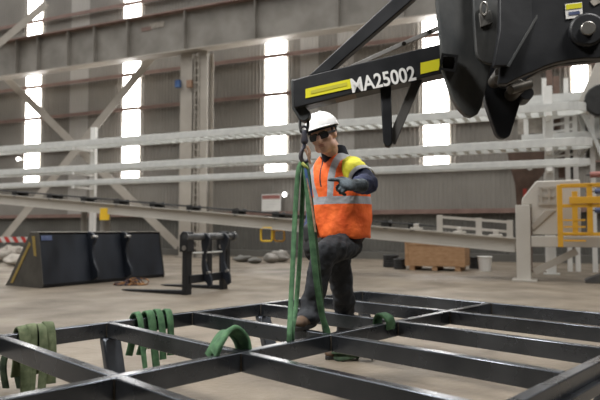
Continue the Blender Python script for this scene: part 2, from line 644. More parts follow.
# cable ladder beside the column
c = CG + 0.05
s0, s1 = ws(194, 120, c)[0], ws(198, 120, c)[0]
cl = thing('cable_ladder', 'narrow vertical cable ladder climbing beside the beige column', 'cable ladder', wpt(s0, c), R3W)
for sx in (s0, s1):
    m_ = MB(XW)
    m_.box((sx - 0.02, c, 0.0), (sx + 0.02, c + 0.04, zb - 0.06))
    m_.build('rail', 'beige', cl, flat=True)
for k in range(28):
    z = 0.3 + k * 0.26
    if z > zb - 0.2:
        break
    m_ = MB(XW)
    m_.box((s0, c + 0.01, z), (s1, c + 0.03, z + 0.05))
    m_.build('rung', 'beige', cl, flat=True)
for nm, u, mt, lb in (('junction_box', 176, 'bluetag', 'small blue junction box on the beige column'), ('junction_box', 187.5, 'rope', 'small tan junction box on the beige column')):
    a, z = ws(u, 88, CG)
    m_ = MB(XW)
    m_.box((a, CG - 0.08, z), (a + 0.2, CG + 0.04, z + 0.26))
    tag(m_.build(nm, mt, origin=wpt(a, CG, z), R=R3W, bevel=0.01), lb, 'junction box', 'junction boxes on the column')


def brace(pxs, c, w, label, m='beige'):
    (u0, v0), (u1, v1) = pxs
    a, za = ws(u0, v0, c)
    b, zb_ = ws(u1, v1, c)
    mb = MB(XW)
    p, q = V((a, c, za)), V((b, c, zb_))
    mb.bar(p, q, 0.012, w, up=(0, 0, 1))
    mb.bar(p + V((0, 0.06, 0)), q + V((0, 0.06, 0)), 0.11, 0.02)
    return tag(mb.build('steel_brace', m, origin=wpt(a, c, za), R=R3W, flat=True), label, 'brace')


brace(((153, 56), (2, 241)), 17.6, 0.34, 'grey diagonal brace falling to the left below the girder')
brace(((6, 78), (178, 246)), 17.9, 0.32, 'pale diagonal brace falling to the right below the girder')
brace(((-6, 48), (46, 4)), 16.4, 0.34, 'pale diagonal brace crossing in front of the girder at top left')

# ------------------------------------------------------------------ three tiers of galvanised ladder trays
CT = 12.9
T = [((0, 154), (200, 138), (545, 104)), ((0, 174), (200, 162.5), (400, 148)), ((0, 187), (200, 177), (400, 167))]
tiers = []
for pts in T:
    tiers.append(sum(ws(u, v, CT)[1] for u, v in pts) / len(pts))
SR = ws(578, 140, CT)[0]
names = ('topmost of the three long galvanised ladder trays along the wall', 'middle one of the three long galvanised ladder trays', 'lowest slender galvanised tray just above the conveyor')
tiers[0] += 0.06
for k, z in enumerate(tiers):
    t = thing('ladder_tray', names[k], 'cable tray', wpt(0, CT, z), R3W, 'ladder trays along the wall')
    h = (0.17, 0.17, 0.13)[k]
    sr = SR - (0.15, 0.05, 0)[k]
    dep = 0.62 if k < 2 else 0.4
    for cc in (CT, CT + dep):
        m_ = MB(XW)
        m_.box((-22, cc - 0.02, z - h / 2), (sr, cc + 0.02, z + h / 2))
        m_.build('side_rail', 'galv', t, flat=True, bevel=0.008)
    # rounded end loop
    m_ = MB(XW)
    arc = [V((sr + math.sin(a) * dep / 2, CT + dep / 2 - math.cos(a) * dep / 2, z)) for a in [PI * i / 12 for i in range(13)]]
    for i in range(12):
        m_.bar(arc[i], arc[i + 1], 0.04, h)
    m_.build('end_loop', 'galv', t)
    if k < 2:
        n = 0
        s = -16.0
        while s < sr - 0.1 and n < 98:
            m_ = MB(XW)
            m_.bar((s, CT + 0.01, z - h * 0.25), (s + 0.02, CT + dep - 0.01, z - h * 0.25), 0.10, 0.03)
            m_.build('rung', 'galv', t, flat=True)
            s += 0.26
            n += 1
for u, c, lb in ((92.5, CT + 0.75, 'slim white post behind the ladder trays at left'), (549, CT + 0.65, 'slim white post behind the ladder trays above the hopper')):
    a = ws(u, 150, c)[0]
    m_ = MB(XW)
    m_.box((a - 0.09, c, 0), (a + 0.09, c + 0.12, tiers[0] + 0.6))
    tr_ = thing('tray_post', lb, 'post', wpt(a, c), R3W, 'posts carrying the ladder trays')
    m_.build('post', 'white', tr_, flat=True, bevel=0.01)
    for z in tiers:
        m_ = MB(XW)
        m_.box((a - 0.05, CT - 0.02, z - 0.17), (a + 0.05, c, z - 0.10))
        m_.build('bracket_arm', 'white', tr_, flat=True)
    m_ = MB(XW)
    m_.box((a - 0.16, c - 0.08, 0), (a + 0.16, c + 0.2, 0.02))
    m_.build('base_plate', 'galv', tr_, flat=True)

# ------------------------------------------------------------------ conveyor
CC = 11.7
sa, za = ws(0, 197, CC)
sb, zb2 = ws(515, 242, CC)
za -= 0.055
zb2 -= 0.055
slope = (zb2 - za) / (sb - sa)
sL = sa - 3.0


def cz(s):
    return za + slope * (s - sa)


cv = thing('belt_conveyor', 'long sloping beige belt conveyor with black rollers in front of the wall', 'conveyor', wpt(sb, CC), R3W)
for cc, nm in ((CC, 'near_channel'), (CC + 0.42, 'far_channel')):
    m_ = MB(XW)
    m_.bar((sL, cc, cz(sL)), (sb, cc, cz(sb)), 0.02, 0.25)
    m_.bar((sL, cc - 0.05, cz(sL) + 0.125), (sb, cc - 0.05, cz(sb) + 0.125), 0.12, 0.02)
    m_.bar((sL, cc - 0.05, cz(sL) - 0.125), (sb, cc - 0.05, cz(sb) - 0.125), 0.12, 0.02)
    m_.build(nm, 'beige2', cv, flat=True)
m_ = MB(XW)
m_.bar((sL, CC + 0.21, cz(sL) + 0.26), (sb - 0.2, CC + 0.21, cz(sb - 0.2) + 0.22), 0.34, 0.014)
m_.build('belt', 'rubber', cv, flat=True)
for u in (15, 50, 84, 117, 153, 190, 236, 276, 312, 350, 385, 412):
    s = ws(u, 195, CC)[0]
    z = cz(s) - 0.05
    idl = MB(XW)
    idl.tube((s, CC + 0.00, z + 0.27), (s, CC + 0.13, z + 0.235), 0.055, n=14)
    idl.tube((s, CC + 0.14, z + 0.23), (s, CC + 0.28, z + 0.23), 0.055, n=14)
    idl.tube((s, CC + 0.29, z + 0.235), (s, CC + 0.42, z + 0.27), 0.055, n=14)
    io = idl.build('idler_roller', 'rubber', cv)
    fr = MB(XW)
    fr.bar((s, CC - 0.02, z + 0.18), (s, CC - 0.02, z + 0.31), 0.03, 0.16, up=(1, 0, 0))
    fr.bar((s, CC - 0.02, z + 0.16), (s, CC + 0.44, z + 0.19), 0.10, 0.03)
    fr.build('idler_bracket', 'rubber', io, flat=True)
# return cord along the near edge
m_ = MB(XW)
m_.path([(sL, CC - 0.06, cz(sL) + 0.25), (ws(190, 200, CC)[0], CC - 0.06, cz(ws(190, 200, CC)[0]) + 0.22), (sb - 1.5, CC - 0.06, cz(sb - 1.5) + 0.23)], 0.014, 8)
m_.build('pull_cord', 'rubber', cv)
# guard frame near the low end
sg0, sg1 = ws(440, 230, CC)[0], ws(510, 235, CC)[0]
m_ = MB(XW)
for s in (sg0, ws(479, 230, CC)[0], sg1):
    m_.bar((s, CC - 0.02, cz(s) + 0.12), (s, CC - 0.02, cz(s) + 0.46), 0.05, 0.11, up=(1, 0, 0))
for dz in (0.24, 0.42):
    m_.bar((sg0, CC - 0.02, cz(sg0) + dz), (sg1, CC - 0.02, cz(sg1) + dz), 0.04, 0.05)
tag(m_.build('guard_rail', 'beige2', cv, flat=True), 'low pale guard rail')
for u in (417, 460, 496):
    s = ws(u, 232, CC)[0]
    m_ = MB(XW)
    m_.bar((s, CC - 0.04, cz(s) + 0.13), (s, CC - 0.04, cz(s) + 0.25), 0.09, 0.1, up=(1, 0, 0))
    m_.bar((s - 0.12, CC - 0.04, cz(s) + 0.15), (s + 0.12, CC - 0.04, cz(s) + 0.15), 0.1, 0.05)
    tag(m_.build('bearing_block', 'beige2', cv, bevel=0.01), 'pale bearing block')
for u, r_ in ((92, 0.08), (113, 0.13), (350, 0.08)):
    s = ws(u, 225, CC + 0.5)[0]
    m_ = MB(XW)
    m_.tube((s, CC + 0.21, 0), (s, CC + 0.21, cz(s) - 0.12), r_)
    m_.tube((s, CC + 0.21, 0), (s, CC + 0.21, 0.03), r_ * 2)
    m_.build('support_leg', 'girder', cv)
# discharge end: tall beige post
ps0, ps1 = ws(516, 240, CC - 0.12)[0], ws(530.5, 240, CC - 0.12)[0]
zp = ws(523, 205, CC - 0.12)[1]

# hopper
se = ws(600, 240, CC)[0] + 1.2
hs0, hz1 = ws(521, 201, CC)
hs1, hz2 = ws(536, 181, CC)
hp = thing('hopper', 'pale beige feed hopper with cut corner at the end of the conveyor', 'hopper', wpt(hs0, CC + 0.3), R3W)
zk = ws(545, 236, CC)[1]
s3 = ws(580, 181, CC)[0]
m_ = MB(XW)
m_.prism([(hs0, CC, zp + 0.01), (hs0 + 0.02, CC, hz1 + 0.05), (hs1, CC, hz2), (s3, CC, hz2), (s3, CC, zk + 0.02), (ws(532, 232, CC)[0], CC, zk + 0.02), (ws(531, 205, CC)[0], CC, zp + 0.01)], (0, 1.3, 0))
m_.build('body', 'beige2', hp, bevel=0.02)
m_ = MB(XW)
m_.prism([(ws(531, 225, CC)[0], CC - 0.03, ws(531, 225, CC)[1]), (ws(545, 210, CC)[0], CC - 0.03, ws(545, 210, CC)[1]), (ws(556, 210, CC)[0], CC - 0.03, ws(556, 210, CC)[1]), (ws(533, 231, CC)[0], CC - 0.03, ws(533, 231, CC)[1])], (0, 0.025, 0))
m_.build('rib', 'beige', hp, bevel=0.01)
m_ = MB(XW)
for u in (541, 549, 556):
    a, zz = ws(u, 188, CC)
    b, zz2 = ws(u, 204, CC)
    m_.bar((a, CC - 0.03, zz), (b, CC - 0.03, zz2), 0.02, 0.04, up=(1, 0, 0))
for v in (188, 196, 204):
    a, zz = ws(538, v, CC)
    b, _ = ws(558, v, CC)
    m_.bar((a, CC - 0.035, zz), (b, CC - 0.035, zz), 0.02, 0.03)
m_.build('grille', 'beige', hp, flat=True)
# rusty chute plate on the near side of the hopper
m_ = MB(XW)
cr = CC + 2.25
ol = [(505, 141), (545, 140), (545, 172), (530, 190), (527, 203), (517, 207), (515, 184), (511, 170)]
pp = [ws(u, v, cr) for u, v in ol]
m_.prism([(a, cr - 0.06, b) for a, b in pp], (0, 0.04, 0))
ch_ = thing('discharge_chute', 'rusty brown tapering chute plate behind the pale hopper', 'chute', wpt(ws(525, 180, cr)[0], cr), R3W)
o_ = m_.build('plate', 'rust', ch_, bevel=0.006)
m_ = MB(XW)
m_.box((ws(527, 190, cr)[0] - 0.08, cr, 0), (ws(527, 190, cr)[0] + 0.08, cr + 0.12, ws(527, 150, cr)[1]))
m_.build('stand', 'rust', ch_, flat=True)
m_ = MB(XW)
a, b = ws(530, 168, cr)
m_.tube((a, cr - 0.12, b), (a, cr - 0.05, b), 0.06)
m_.build('bearing', 'white', o_)
a, b = ws(526, 193, cr)
m_ = MB(XW)
m_.box((a - 0.06, cr - 0.09, b - 0.08), (a + 0.02, cr - 0.06, b + 0.09))
tag(m_.build('guard_patch', 'red', o_), 'small red patch')

# base frame beam under the hopper
bz0, bz1 = ws(560, 247, CC)[1], ws(560, 236, CC)[1]
bf = thing('base_frame', 'beige machine frame of tall post, beam and diagonal brace under the hopper', 'machine frame', wpt(ps1, CC), R3W)
m_ = MB(XW)
m_.box((ps1 + 0.01, CC - 0.1, bz0), (se, CC + 0.15, bz1))
m_.build('beam', 'beige2', bf, bevel=0.01)
m_ = MB(XW)
m_.box((ps0, CC - 0.12, 0.02), (ps1, CC + 0.12, zp))
m_.build('end_post', 'beige2', bf, bevel=0.01)
m_ = MB(XW)
m_.box((ps0 - 0.08, CC - 0.22, 0), (ps1 + 0.1, CC + 0.22, 0.03))
m_.build('foot_plate', 'beige2', bf, flat=True)

a, z1 = ws(534, 272, CC - 0.05)
b, z2 = ws(577, 250, CC - 0.05)
m_ = MB(XW)
m_.bar((a, CC - 0.02, z1), (b, CC - 0.02, z2 - 0.02), 0.1, 0.12)
m_.build('diagonal_brace', 'beige', bf, flat=True)
a = ws(578, 250, CC)[0]
m_ = MB(XW)
m_.prism([(a + 0.1, CC - 0.15, 0.0), (a + 0.75, CC - 0.15, 0.0), (a + 0.7, CC - 0.15, bz0 - 0.01), (a + 0.4, CC - 0.15, bz0 - 0.01), (a + 0.42, CC - 0.15, 0.2), (a + 0.1, CC - 0.15, 0.06)], (0, 0.3, 0))
m_.build('foot_bracket', 'darkfoot', bf, bevel=0.01)

# yellow guard cage
CY = 11.35
yc = thing('safety_cage', 'yellow tubular guard cage on the machine at the right edge', 'guard cage', wpt(ws(560, 240, CY)[0], CY, ws(560, 247, CY)[1]), R3W)
ybot, ytop = ws(560, 247, CY)[1], ws(560, 185, CY)[1]
for u, vb in ((560, 247), (575, 236), (590, 236)):
    a = ws(u, 215, CY)[0]
    zb_ = ws(u, vb, CY)[1]
    m_ = MB(XW)
    m_.box((a - 0.045, CY - 0.03, zb_), (a + 0.045, CY + 0.05, ytop - (0 if u != 575 else 0.12)))
    m_.build('post', 'cageyellow', yc, bevel=0.006)
for v, h in ((186, 0.07), (206, 0.06), (234, 0.06)):
    a, z = ws(560, v, CY)
    m_ = MB(XW)
    m_.box((a, CY - 0.03, z - h / 2), (a + 2.6, CY + 0.04, z + h / 2))
    m_.build('rail', 'cageyellow', yc, bevel=0.006)
a, z = ws(569, 194, CY)
m_ = MB(XW)
m_.box((a, CY - 0.05, ws(569, 204, CY)[1]), (a + 2.2, CY - 0.03, ws(569, 197, CY)[1]))
m_.build('panel', 'cageyellow', yc, bevel=0.006)
m_ = MB(XW)
for q in range(4):
    m_.box((a - 0.1, CY - 0.04, ybot + 0.1 + q * 0.12), (a + 0.25, CY - 0.035, ybot + 0.13 + q * 0.12))
m_.build('mesh_panel', 'cageyellow', yc, flat=True)
for j, (v0, v1, mt, lb) in enumerate(((172, 178, 'dullred', 'dull red roller at the right edge above the yellow cage'), (189, 194, 'bluecloth', 'upper blue roller behind the yellow cage'), (208, 213, 'bluecloth', 'lower blue roller behind the yellow cage'))):
    c_ = CC + 0.5
    a, z0 = ws(583, (v0 + v1) / 2, c_)
    rr = abs(ws(576, v0, c_)[1] - ws(576, v1, c_)[1]) / 2
    t = thing('roller', lb, 'roller', wpt(a, c_, z0), R3W)
    m_ = MB(XW)
    m_.tube((a + (0.2 if j else 0.12), c_, z0), (a + 2.4, c_, z0), rr)
    m_.build('drum', mt, t)
    m_ = MB(XW)
    m_.tube((a + 0.05, c_, z0), (a + 2.6, c_, z0), rr * 0.3)
    m_.build('shaft', 'darkfoot', t)

# access stair / gantry in white steel at right, behind the trays
CS = 14.6
gt = thing('access_gantry', 'white steel access gantry with ladder rungs at right behind the trays', 'gantry', wpt(ws(530, 120, CS)[0], CS), R3W)
for u in (526, 545, 551, 567, 575, 592):
    a = ws(u, 130, CS)[0]
    m_ = MB(XW)
    m_.box((a - 0.05, CS, 0), (a + 0.05, CS + 0.1, ws(u, 78 if u in (545, 567) else 100, CS)[1]))
    m_.build('post', 'white', gt, flat=True)
for v in (111, 118, 125, 132, 144, 150, 157):
    a, z = ws(551, v, CS)
    b = ws(575, v, CS)[0]
    m_ = MB(XW)
    m_.bar((a, CS + 0.05, z), (b, CS + 0.05, z + 0.05), 0.05, 0.05)
    m_.build('rung', 'white', gt, flat=True)
for v, h in ((104, 0.22), (141, 0.2)):
    a, z = ws(522, v, CS)
    m_ = MB(XW)
    m_.box((a, CS - 0.3, z - h / 2), (a + 3.6, CS - 0.25, z + h / 2))
    m_.box((a, CS - 0.3, z - h / 2), (a + 3.6, CS + 0.7, z - h / 2 + 0.04))
    m_.build('platform', 'galv', gt, flat=True)
a, z0 = ws(518, 134, CS + 0.3)
b, z1 = ws(544, 113, CS + 0.3)
m_ = MB(XW)
m_.box((a, CS + 0.3, z0), (b, CS + 0.34, z1))
tag(m_.build('cladding_sheet', 'sack', gt, flat=True), 'plain pale sheet')
a, z0 = ws(524, 142, CS)
b, z1 = ws(545, 119, CS)
m_ = MB(XW)
m_.bar((ws(545, 119, CS)[0], CS - 0.2, ws(545, 119, CS)[1]), (ws(580, 110, CS)[0], CS - 0.2, ws(580, 110, CS)[1]), 0.05, 0.09)
m_.build('handrail', 'white', gt, flat=True)
for u, v0, v1, mt in ((549, 70, 141, 'rust'), (556, 76, 141, 'rust'), (531, 96, 141, 'darkfoot'), (584, 104, 141, 'galv'), (588, 104, 160, 'darkfoot'), (596, 118, 160, 'galv'), (561, 141, 178, 'rust'), (571, 141, 178, 'darkfoot'), (540, 141, 176, 'darkfoot')):
    a, z1 = ws(u, v0, CS + 0.5)
    _, z0 = ws(u, v1, CS + 0.5)
    m_ = MB(XW)
    m_.box((a - 0.07, CS + 0.5, z0), (a + 0.07, CS + 0.62, z1))
    m_.build('stanchion', mt, gt, flat=True)
for u0, v0, u1, v1 in ((577, 108, 586, 140), (586, 108, 595, 140), (577, 160, 592, 143), (548, 160, 570, 146)):
    a, z0 = ws(u0, v0, CS + 0.2)
    b, z1 = ws(u1, v1, CS + 0.2)
    m_ = MB(XW)
    m_.bar((a, CS + 0.2, z0), (b, CS + 0.2, z1), 0.05, 0.06)
    m_.build('lattice_bar', 'galv', gt, flat=True)
# beige diagonal boom over the right edge
c_ = 13.95
a, z = ws(583, 112, c_)
b, z2 = ws(606, 62, c_)
m_ = MB(XW)
m_.bar((a, c_, z), (b, c_, z2), 0.3, 0.34)
t = thing('stacker_arm', 'pale diagonal machine arm at the upper right edge', 'machine arm', wpt(a, c_, z), R3W)
m_.build('arm', 'beige2', t, bevel=0.01)
m_ = MB(XW)
a, z = ws(602, 100, c_ - 0.3)
m_.tube((a, c_ - 0.36, z), (a, c_ - 0.16, z), 0.34)
m_.build('wheel', 'rubber', t, bevel=0.03)
m_ = MB(XW)
m_.bar((ws(583, 112, c_)[0], c_, ws(583, 112, c_)[1]), (ws(604, 160, c_)[0], c_, ws(604, 160, c_)[1]), 0.06, 0.08)
m_.build('tie_bar', 'galv', t, flat=True)

# ------------------------------------------------------------------ odds and ends along the wall
# sign on the wall
cS = CWALL - 0.2
a0, z1 = ws(262, 194.5, cS)
a1, z0 = ws(281, 211, cS)
sg = thing('wall_sign', 'white notice board with red header on the ribbed wall', 'sign', wpt(a0, cS, z0), R3W)
m_ = MB(XW)
m_.box((a0, cS - 0.02, z0), (a1, cS, z1))
m_.build('board', 'white', sg, flat=True)
m_ = MB(XW)
m_.box((a0 + 0.02, cS - 0.026, z1 - 0.17), (a1 - 0.02, cS - 0.021, z1 - 0.03))
tag(m_.build('header', 'dullred', sg, flat=True), 'red header band')
for k in range(3):
    m_ = MB(XW)
    m_.box((a0 + 0.06, cS - 0.026, z1 - 0.27 - k * 0.1), (a1 - 0.08 - 0.08 * k, cS - 0.021, z1 - 0.245 - k * 0.1))
    m_.build('print_line', 'galv', sg, flat=True)
for u, v, lb in ((284.5, 194.5, 'small round lit lamp on the wall beside the notice board'), (18, 159, 'small round lit lamp on the wall at the far left')):
    a, z = ws(u, v, CWALL - 0.25)
    t = thing('wall_lamp', lb, 'lamp', wpt(a, CWALL - 0.25, z), R3W)
    m_ = MB(XW)
    m_.ell((a, CWALL - 0.25, z), (0.085, 0.05, 0.085))
    m_.build('lens', 'lamp', t)
    m_ = MB(XW)
    m_.tube((a, CWALL - 0.24, z), (a, CWALL - 0.05, z), 0.06)
    m_.build('housing', 'galv', t)

# yellow tag and rings under the conveyor
a0, z1 = ws(96, 208, CC - 0.3)
a1, z0 = ws(105, 220, CC - 0.3)
t = thing('inspection_tag', 'yellow inspection tag board hanging below the conveyor', 'tag', wpt(a0, CC - 0.3, z0), R3W)
m_ = MB(XW)
m_.box((a0, CC - 0.16, z0 + 0.12), (a1 - 0.06, CC - 0.14, z1))
m_.box((a0, CC - 0.17, z0), (a1, CC - 0.14, z0 + 0.14))
m_.build('board', 'tagyellow', t, bevel=0.005)
m_ = MB(XW)
m_.path([(a0 + 0.1, CC - 0.15, z1), (a0 + 0.1, CC - 0.10, cz(a0) - 0.1)], 0.01, 6)
m_.build('wire', 'darkfoot', t)
for u0, u1, v0, v1, mt, lb in ((263, 274, 228, 241, 'tagyellow', 'bright yellow pull handle ring hanging below the conveyor'), (276, 286, 230, 241, 'cageyellow', 'dull mustard pull handle ring hanging below the conveyor')):
    c_ = CC + (0.05 if u0 == 263 else 0.5)
    a0, z1 = ws(u0, v0, c_)
    a1, z0 = ws(u1, v1, c_)
    m_ = MB(XW)
    r_ = 0.05
    pts = []
    for (cx, cz_, st) in ((a1 - r_, z1 - r_, 0), (a0 + r_, z1 - r_, 90), (a0 + r_, z0 + r_, 180), (a1 - r_, z0 + r_, 270)):
        for q in range(5):
            an = math.radians(st + q * 22.5)
            pts.append((cx + r_ * math.cos(an), c_ - 0.1, cz_ + r_ * math.sin(an)))
    m_.path(pts, 0.022, 8, closed=True)
    m_.tube(((a0 + a1) / 2, c_ - 0.1, z1), ((a0 + a1) / 2, c_ - 0.1, cz(a0) - 0.12), 0.015, n=8)
    tag(m_.build('pull_ring', mt, cv), lb)

# plywood crate
p0 = on_floor(405, 270)
c_ = p0.dot(EY)
a0 = p0.dot(EX)
a1 = ws(465, 268, c_)[0]
z1 = ws(405, 242, c_)[1]
cr_ = thing('plywood_crate', 'brown plywood crate on skids under the conveyor', 'crate', p0, R3W)
m_ = MB(XW)
m_.box((a0, c_, 0.1), (a1, c_ + 0.9, z1))
m_.build('box', 'plywood', cr_, bevel=0.008)
for q in (0.12, 0.5, 0.88):
    x = a0 + (a1 - a0) * q
    m_ = MB(XW)
    m_.box((x - 0.06, c_ + 0.02, 0), (x + 0.06, c_ + 0.88, 0.1))
    m_.build('skid', 'plywood', cr_, flat=True)
m_ = MB(XW)
for x in (a0 + 0.04, a1 - 0.04):
    m_.box((x - 0.035, c_ - 0.015, 0.1), (x + 0.035, c_, z1))
m_.box((a0, c_ - 0.015, z1 - 0.07), (a1, c_, z1))
m_.build('batten', 'plywood', cr_, flat=True)

# white bucket and dark drum
p = on_floor(485, 271)
bk = thing('white_bucket', 'white plastic bucket on the floor right of the plywood crate', 'bucket', p)
m_ = MB()
m_.tube(p, p + V((0, 0, 0.33)), 0.13, 0.155, 24)
m_.build('pail', 'white', bk)
m_ = MB()
m_.path([p + V((math.cos(a) * 0.16, math.sin(a) * 0.16, 0.325)) for a in [2 * PI * k / 24 for k in range(24)]], 0.012, 8, closed=True)
m_.build('rim', 'white', bk)
p = on_floor(474.5, 268.5)
m_ = MB()
m_.tube(p, p + V((0, 0, 0.28)), 0.12, 0.12, 20)
for z in (0.01, 0.14, 0.275):
    m_.path([p + V((math.cos(a) * 0.122, math.sin(a) * 0.122, z)) for a in [2 * PI * k / 20 for k in range(20)]], 0.01, 6, closed=True)
tag(m_.build('oil_drum', 'rubber', origin=p), 'short black drum between the crate and the white bucket', 'drum')
# dark rolls under conveyor
for u, v, r_, lb in ((391, 267, 0.17, 'dark rolled hose on the floor left of the plywood crate'), (400, 269, 0.12, 'small dark rolled hose touching the plywood crate')):
    p = on_floor(u, v)
    m_ = MB()
    for k in range(5):
        zz = 0.035 + k * 0.062
        if zz > r_ * 2:
            break
        m_.path([p + V((math.cos(a) * r_, math.sin(a) * r_, zz)) for a in [2 * PI * q / 24 for q in range(24)]], 0.034, 8, closed=True)
    tag(m_.build('hose_coil', 'rubber', origin=p), lb, 'hose', 'coiled hoses by the crate')

# kerb / sill
m_ = MB(XW)
m_.box((-43, CWALL - 0.5, 0), (25, CWALL - 0.06, 0.22))
struct(m_.build('baseboard_back', 'wall_dark', origin=wpt(0, CWALL - 0.5), R=R3W, flat=True), 'dark concrete kerb at the foot of the wall', 'kerb')


def sack(u, v, w, h, label, mt='sack', seed=0):
    p = on_floor(u, v)
    m = MB()
    m.ell(p + V((0, 0, h * 0.5)), (w / 2, w * 0.38, h * 0.5), n=28, m=18)
    rnd = V((seed * 3.1, seed * 1.7, 0.3))
    for vv in m.bm.verts:
        q = vv.co - p
        k = 1 + 0.28 * noise.noise(q * 6 + rnd)
        vv.co = p + V((q.x * k, q.y * k, max(0.0, q.z * k)))
    return tag(m.build('sack', mt, origin=p), label, 'sack', 'sacks along the wall')


sack(4, 262, 0.9, 0.34, 'pale lumpy sack at the left picture edge behind the bucket', seed=1)
sack(19, 266, 0.8, 0.30, 'pale lumpy sack closest to the toe of the black bucket', seed=2)
sack(13, 258, 1.0, 0.40, 'pale lumpy sack furthest back behind the black bucket', seed=3)
sack(281, 262, 0.55, 0.33, 'grey lumpy sack on the floor left of the hanging green slings', 'girder', 4)
sack(271, 263, 0.45, 0.26, 'smaller grey lumpy sack on the floor below the yellow ring', 'girder', 5)
sack(243, 262, 0.6, 0.2, 'dark flat sack on the floor right of the fork carriage', 'wall_dark', 6)
sack(255, 263.5, 0.42, 0.17, 'dark flat sack nearest to the yellow ring on the floor', 'wall_dark', 7)

# red and white barrier board
c_ = 13.6
a0, z0 = ws(-6, 242, c_)
a1, z1 = ws(30, 236, c_)
bb = thing('barrier_board', 'red and white striped barrier board behind the black bucket', 'barrier', wpt(a0, c_), R3W)
m_ = MB(XW)
m_.box((a0 - 1, c_, z0), (a1, c_ + 0.03, z0 + 0.17))
m_.build('board', 'hazard', bb, flat=True)
for x in (a0 - 0.7, a1 - 0.15):
    m_ = MB(XW)
    m_.box((x - 0.03, c_ + 0.03, 0), (x + 0.03, c_ + 0.08, z0 + 0.2))
    m_.build('leg', 'darkfoot', bb, flat=True)
    m_ = MB(XW)
    m_.box((x - 0.03, c_ - 0.2, 0), (x + 0.03, c_ + 0.3, 0.04))
    m_.build('foot', 'darkfoot', bb, flat=True)

# ------------------------------------------------------------------ black bucket
B0 = V((-4.15, 9.45, 0))
wB = V((0.53, 0.85, 0)).normalized()
gB = V((-0.85, 0.53, 0)).normalized()
RB = Matrix((wB, gB, V((0, 0, 1)))).transposed()
XB = Matrix.Translation(B0) @ RB.to_4x4()
LB = 2.7
bu = thing('loader_bucket', 'long black loader bucket standing on the floor at left', 'loader bucket', B0, RB)
m_ = MB(XB)
prof_b = [(0.99, 0.0), (0.04, 0.0), (0.0, 0.06), (0.14, 0.87), (0.34, 0.90), (0.345, 0.885), (0.16, 0.85), (0.03, 0.075), (0.06, 0.03), (0.99, 0.02)]
m_.prism([(0.012, y, z) for y, z in prof_b], (LB - 0.024, 0, 0))
m_.build('shell', 'blackgloss', bu, bevel=0.004)
side = [(1.02, 0.0), (0.0, 0.0), (-0.015, 0.06), (0.13, 0.90), (0.36, 0.90), (0.93, 0.10)]
for x in (0, LB - 0.012):
    m_ = MB(XB)
    m_.prism([(x, y, z) for y, z in side], (0.012, 0, 0))
    sp_ = m_.build('side_plate', 'darkside', bu, flat=True)
    if x == 0:
        m_ = MB(XB)
        m_.prism([(-0.006, y, z) for y, z in ((0.87, 0.05), (0.80, 0.05), (0.33, 0.70), (0.37, 0.75))], (0.006, 0, 0))
        m_.build('edge_stripe', 'stripeyellow', sp_, flat=True)
        m_ = MB(XB)
        m_.prism([(-0.006, y, z) for y, z in ((0.235, 0.52), (0.165, 0.51), (0.225, 0.84), (0.30, 0.84))], (0.006, 0, 0))
        m_.build('edge_stripe', 'stripeyellow', sp_, flat=True)
for x in (0.95, 1.70):
    for dx in (0,):
        m_ = MB(XB)
        o = [(0.145, 0.915), (0.02, 0.90), (-0.08, 0.80), (-0.065, 0.74), (-0.02, 0.70), (0.0, 0.55), (-0.06, 0.36), (-0.15, 0.24), (-0.16, 0.12), (-0.05, 0.07), (0.0, 0.065), (0.06, 0.4), (0.13, 0.8)]
        m_.prism([(x, y, z) for y, z in o], (0.05, 0, 0))
        hb = m_.build('hook_bracket', 'blackgloss', bu, bevel=0.008)
        m_ = MB(XB)
        m_.tube((x - 0.03, -0.03, 0.82), (x + 0.08, -0.03, 0.82), 0.028)
        m_.build('boss', 'worn', hb)
m_ = MB(XB)
m_.box((0, 0.12, 0.895), (LB, 0.34, 0.912))
m_.build('top_lip', 'worn', bu, bevel=0.004)
m_ = MB(XB)
m_.prism([(0.04, 0.107, 0.77), (0.24, 0.107, 0.77), (0.24, 0.124, 0.85), (0.04, 0.124, 0.85)], (0, 0.004, 0))
tag(m_.build('sticker', 'bluecloth', bu, flat=True), 'small pale blue sticker')

# rope pile on floor
p = on_floor(131, 285)
t_pts = []
for k in range(150):
    a = k * 0.31
    r_ = 0.07 + 0.14 * (0.5 + 0.5 * math.sin(k * 0.083))
    t_pts.append(p + V((math.cos(a) * r_ * 1.15 + 0.07 * math.sin(k * 0.37), math.sin(a) * r_ * 0.8 + 0.05 * math.sin(k * 0.53), 0.014 + max(0, 0.09 * math.sin(k * 0.19) * math.cos(k * 0.41)))))
m_ = MB()
m_.path(t_pts, 0.013, 6)
tag(m_.build('rope_coil', 'hazrope', origin=p), 'tangled heap of orange and dark rope on the floor between bucket and fork carriage', 'rope')

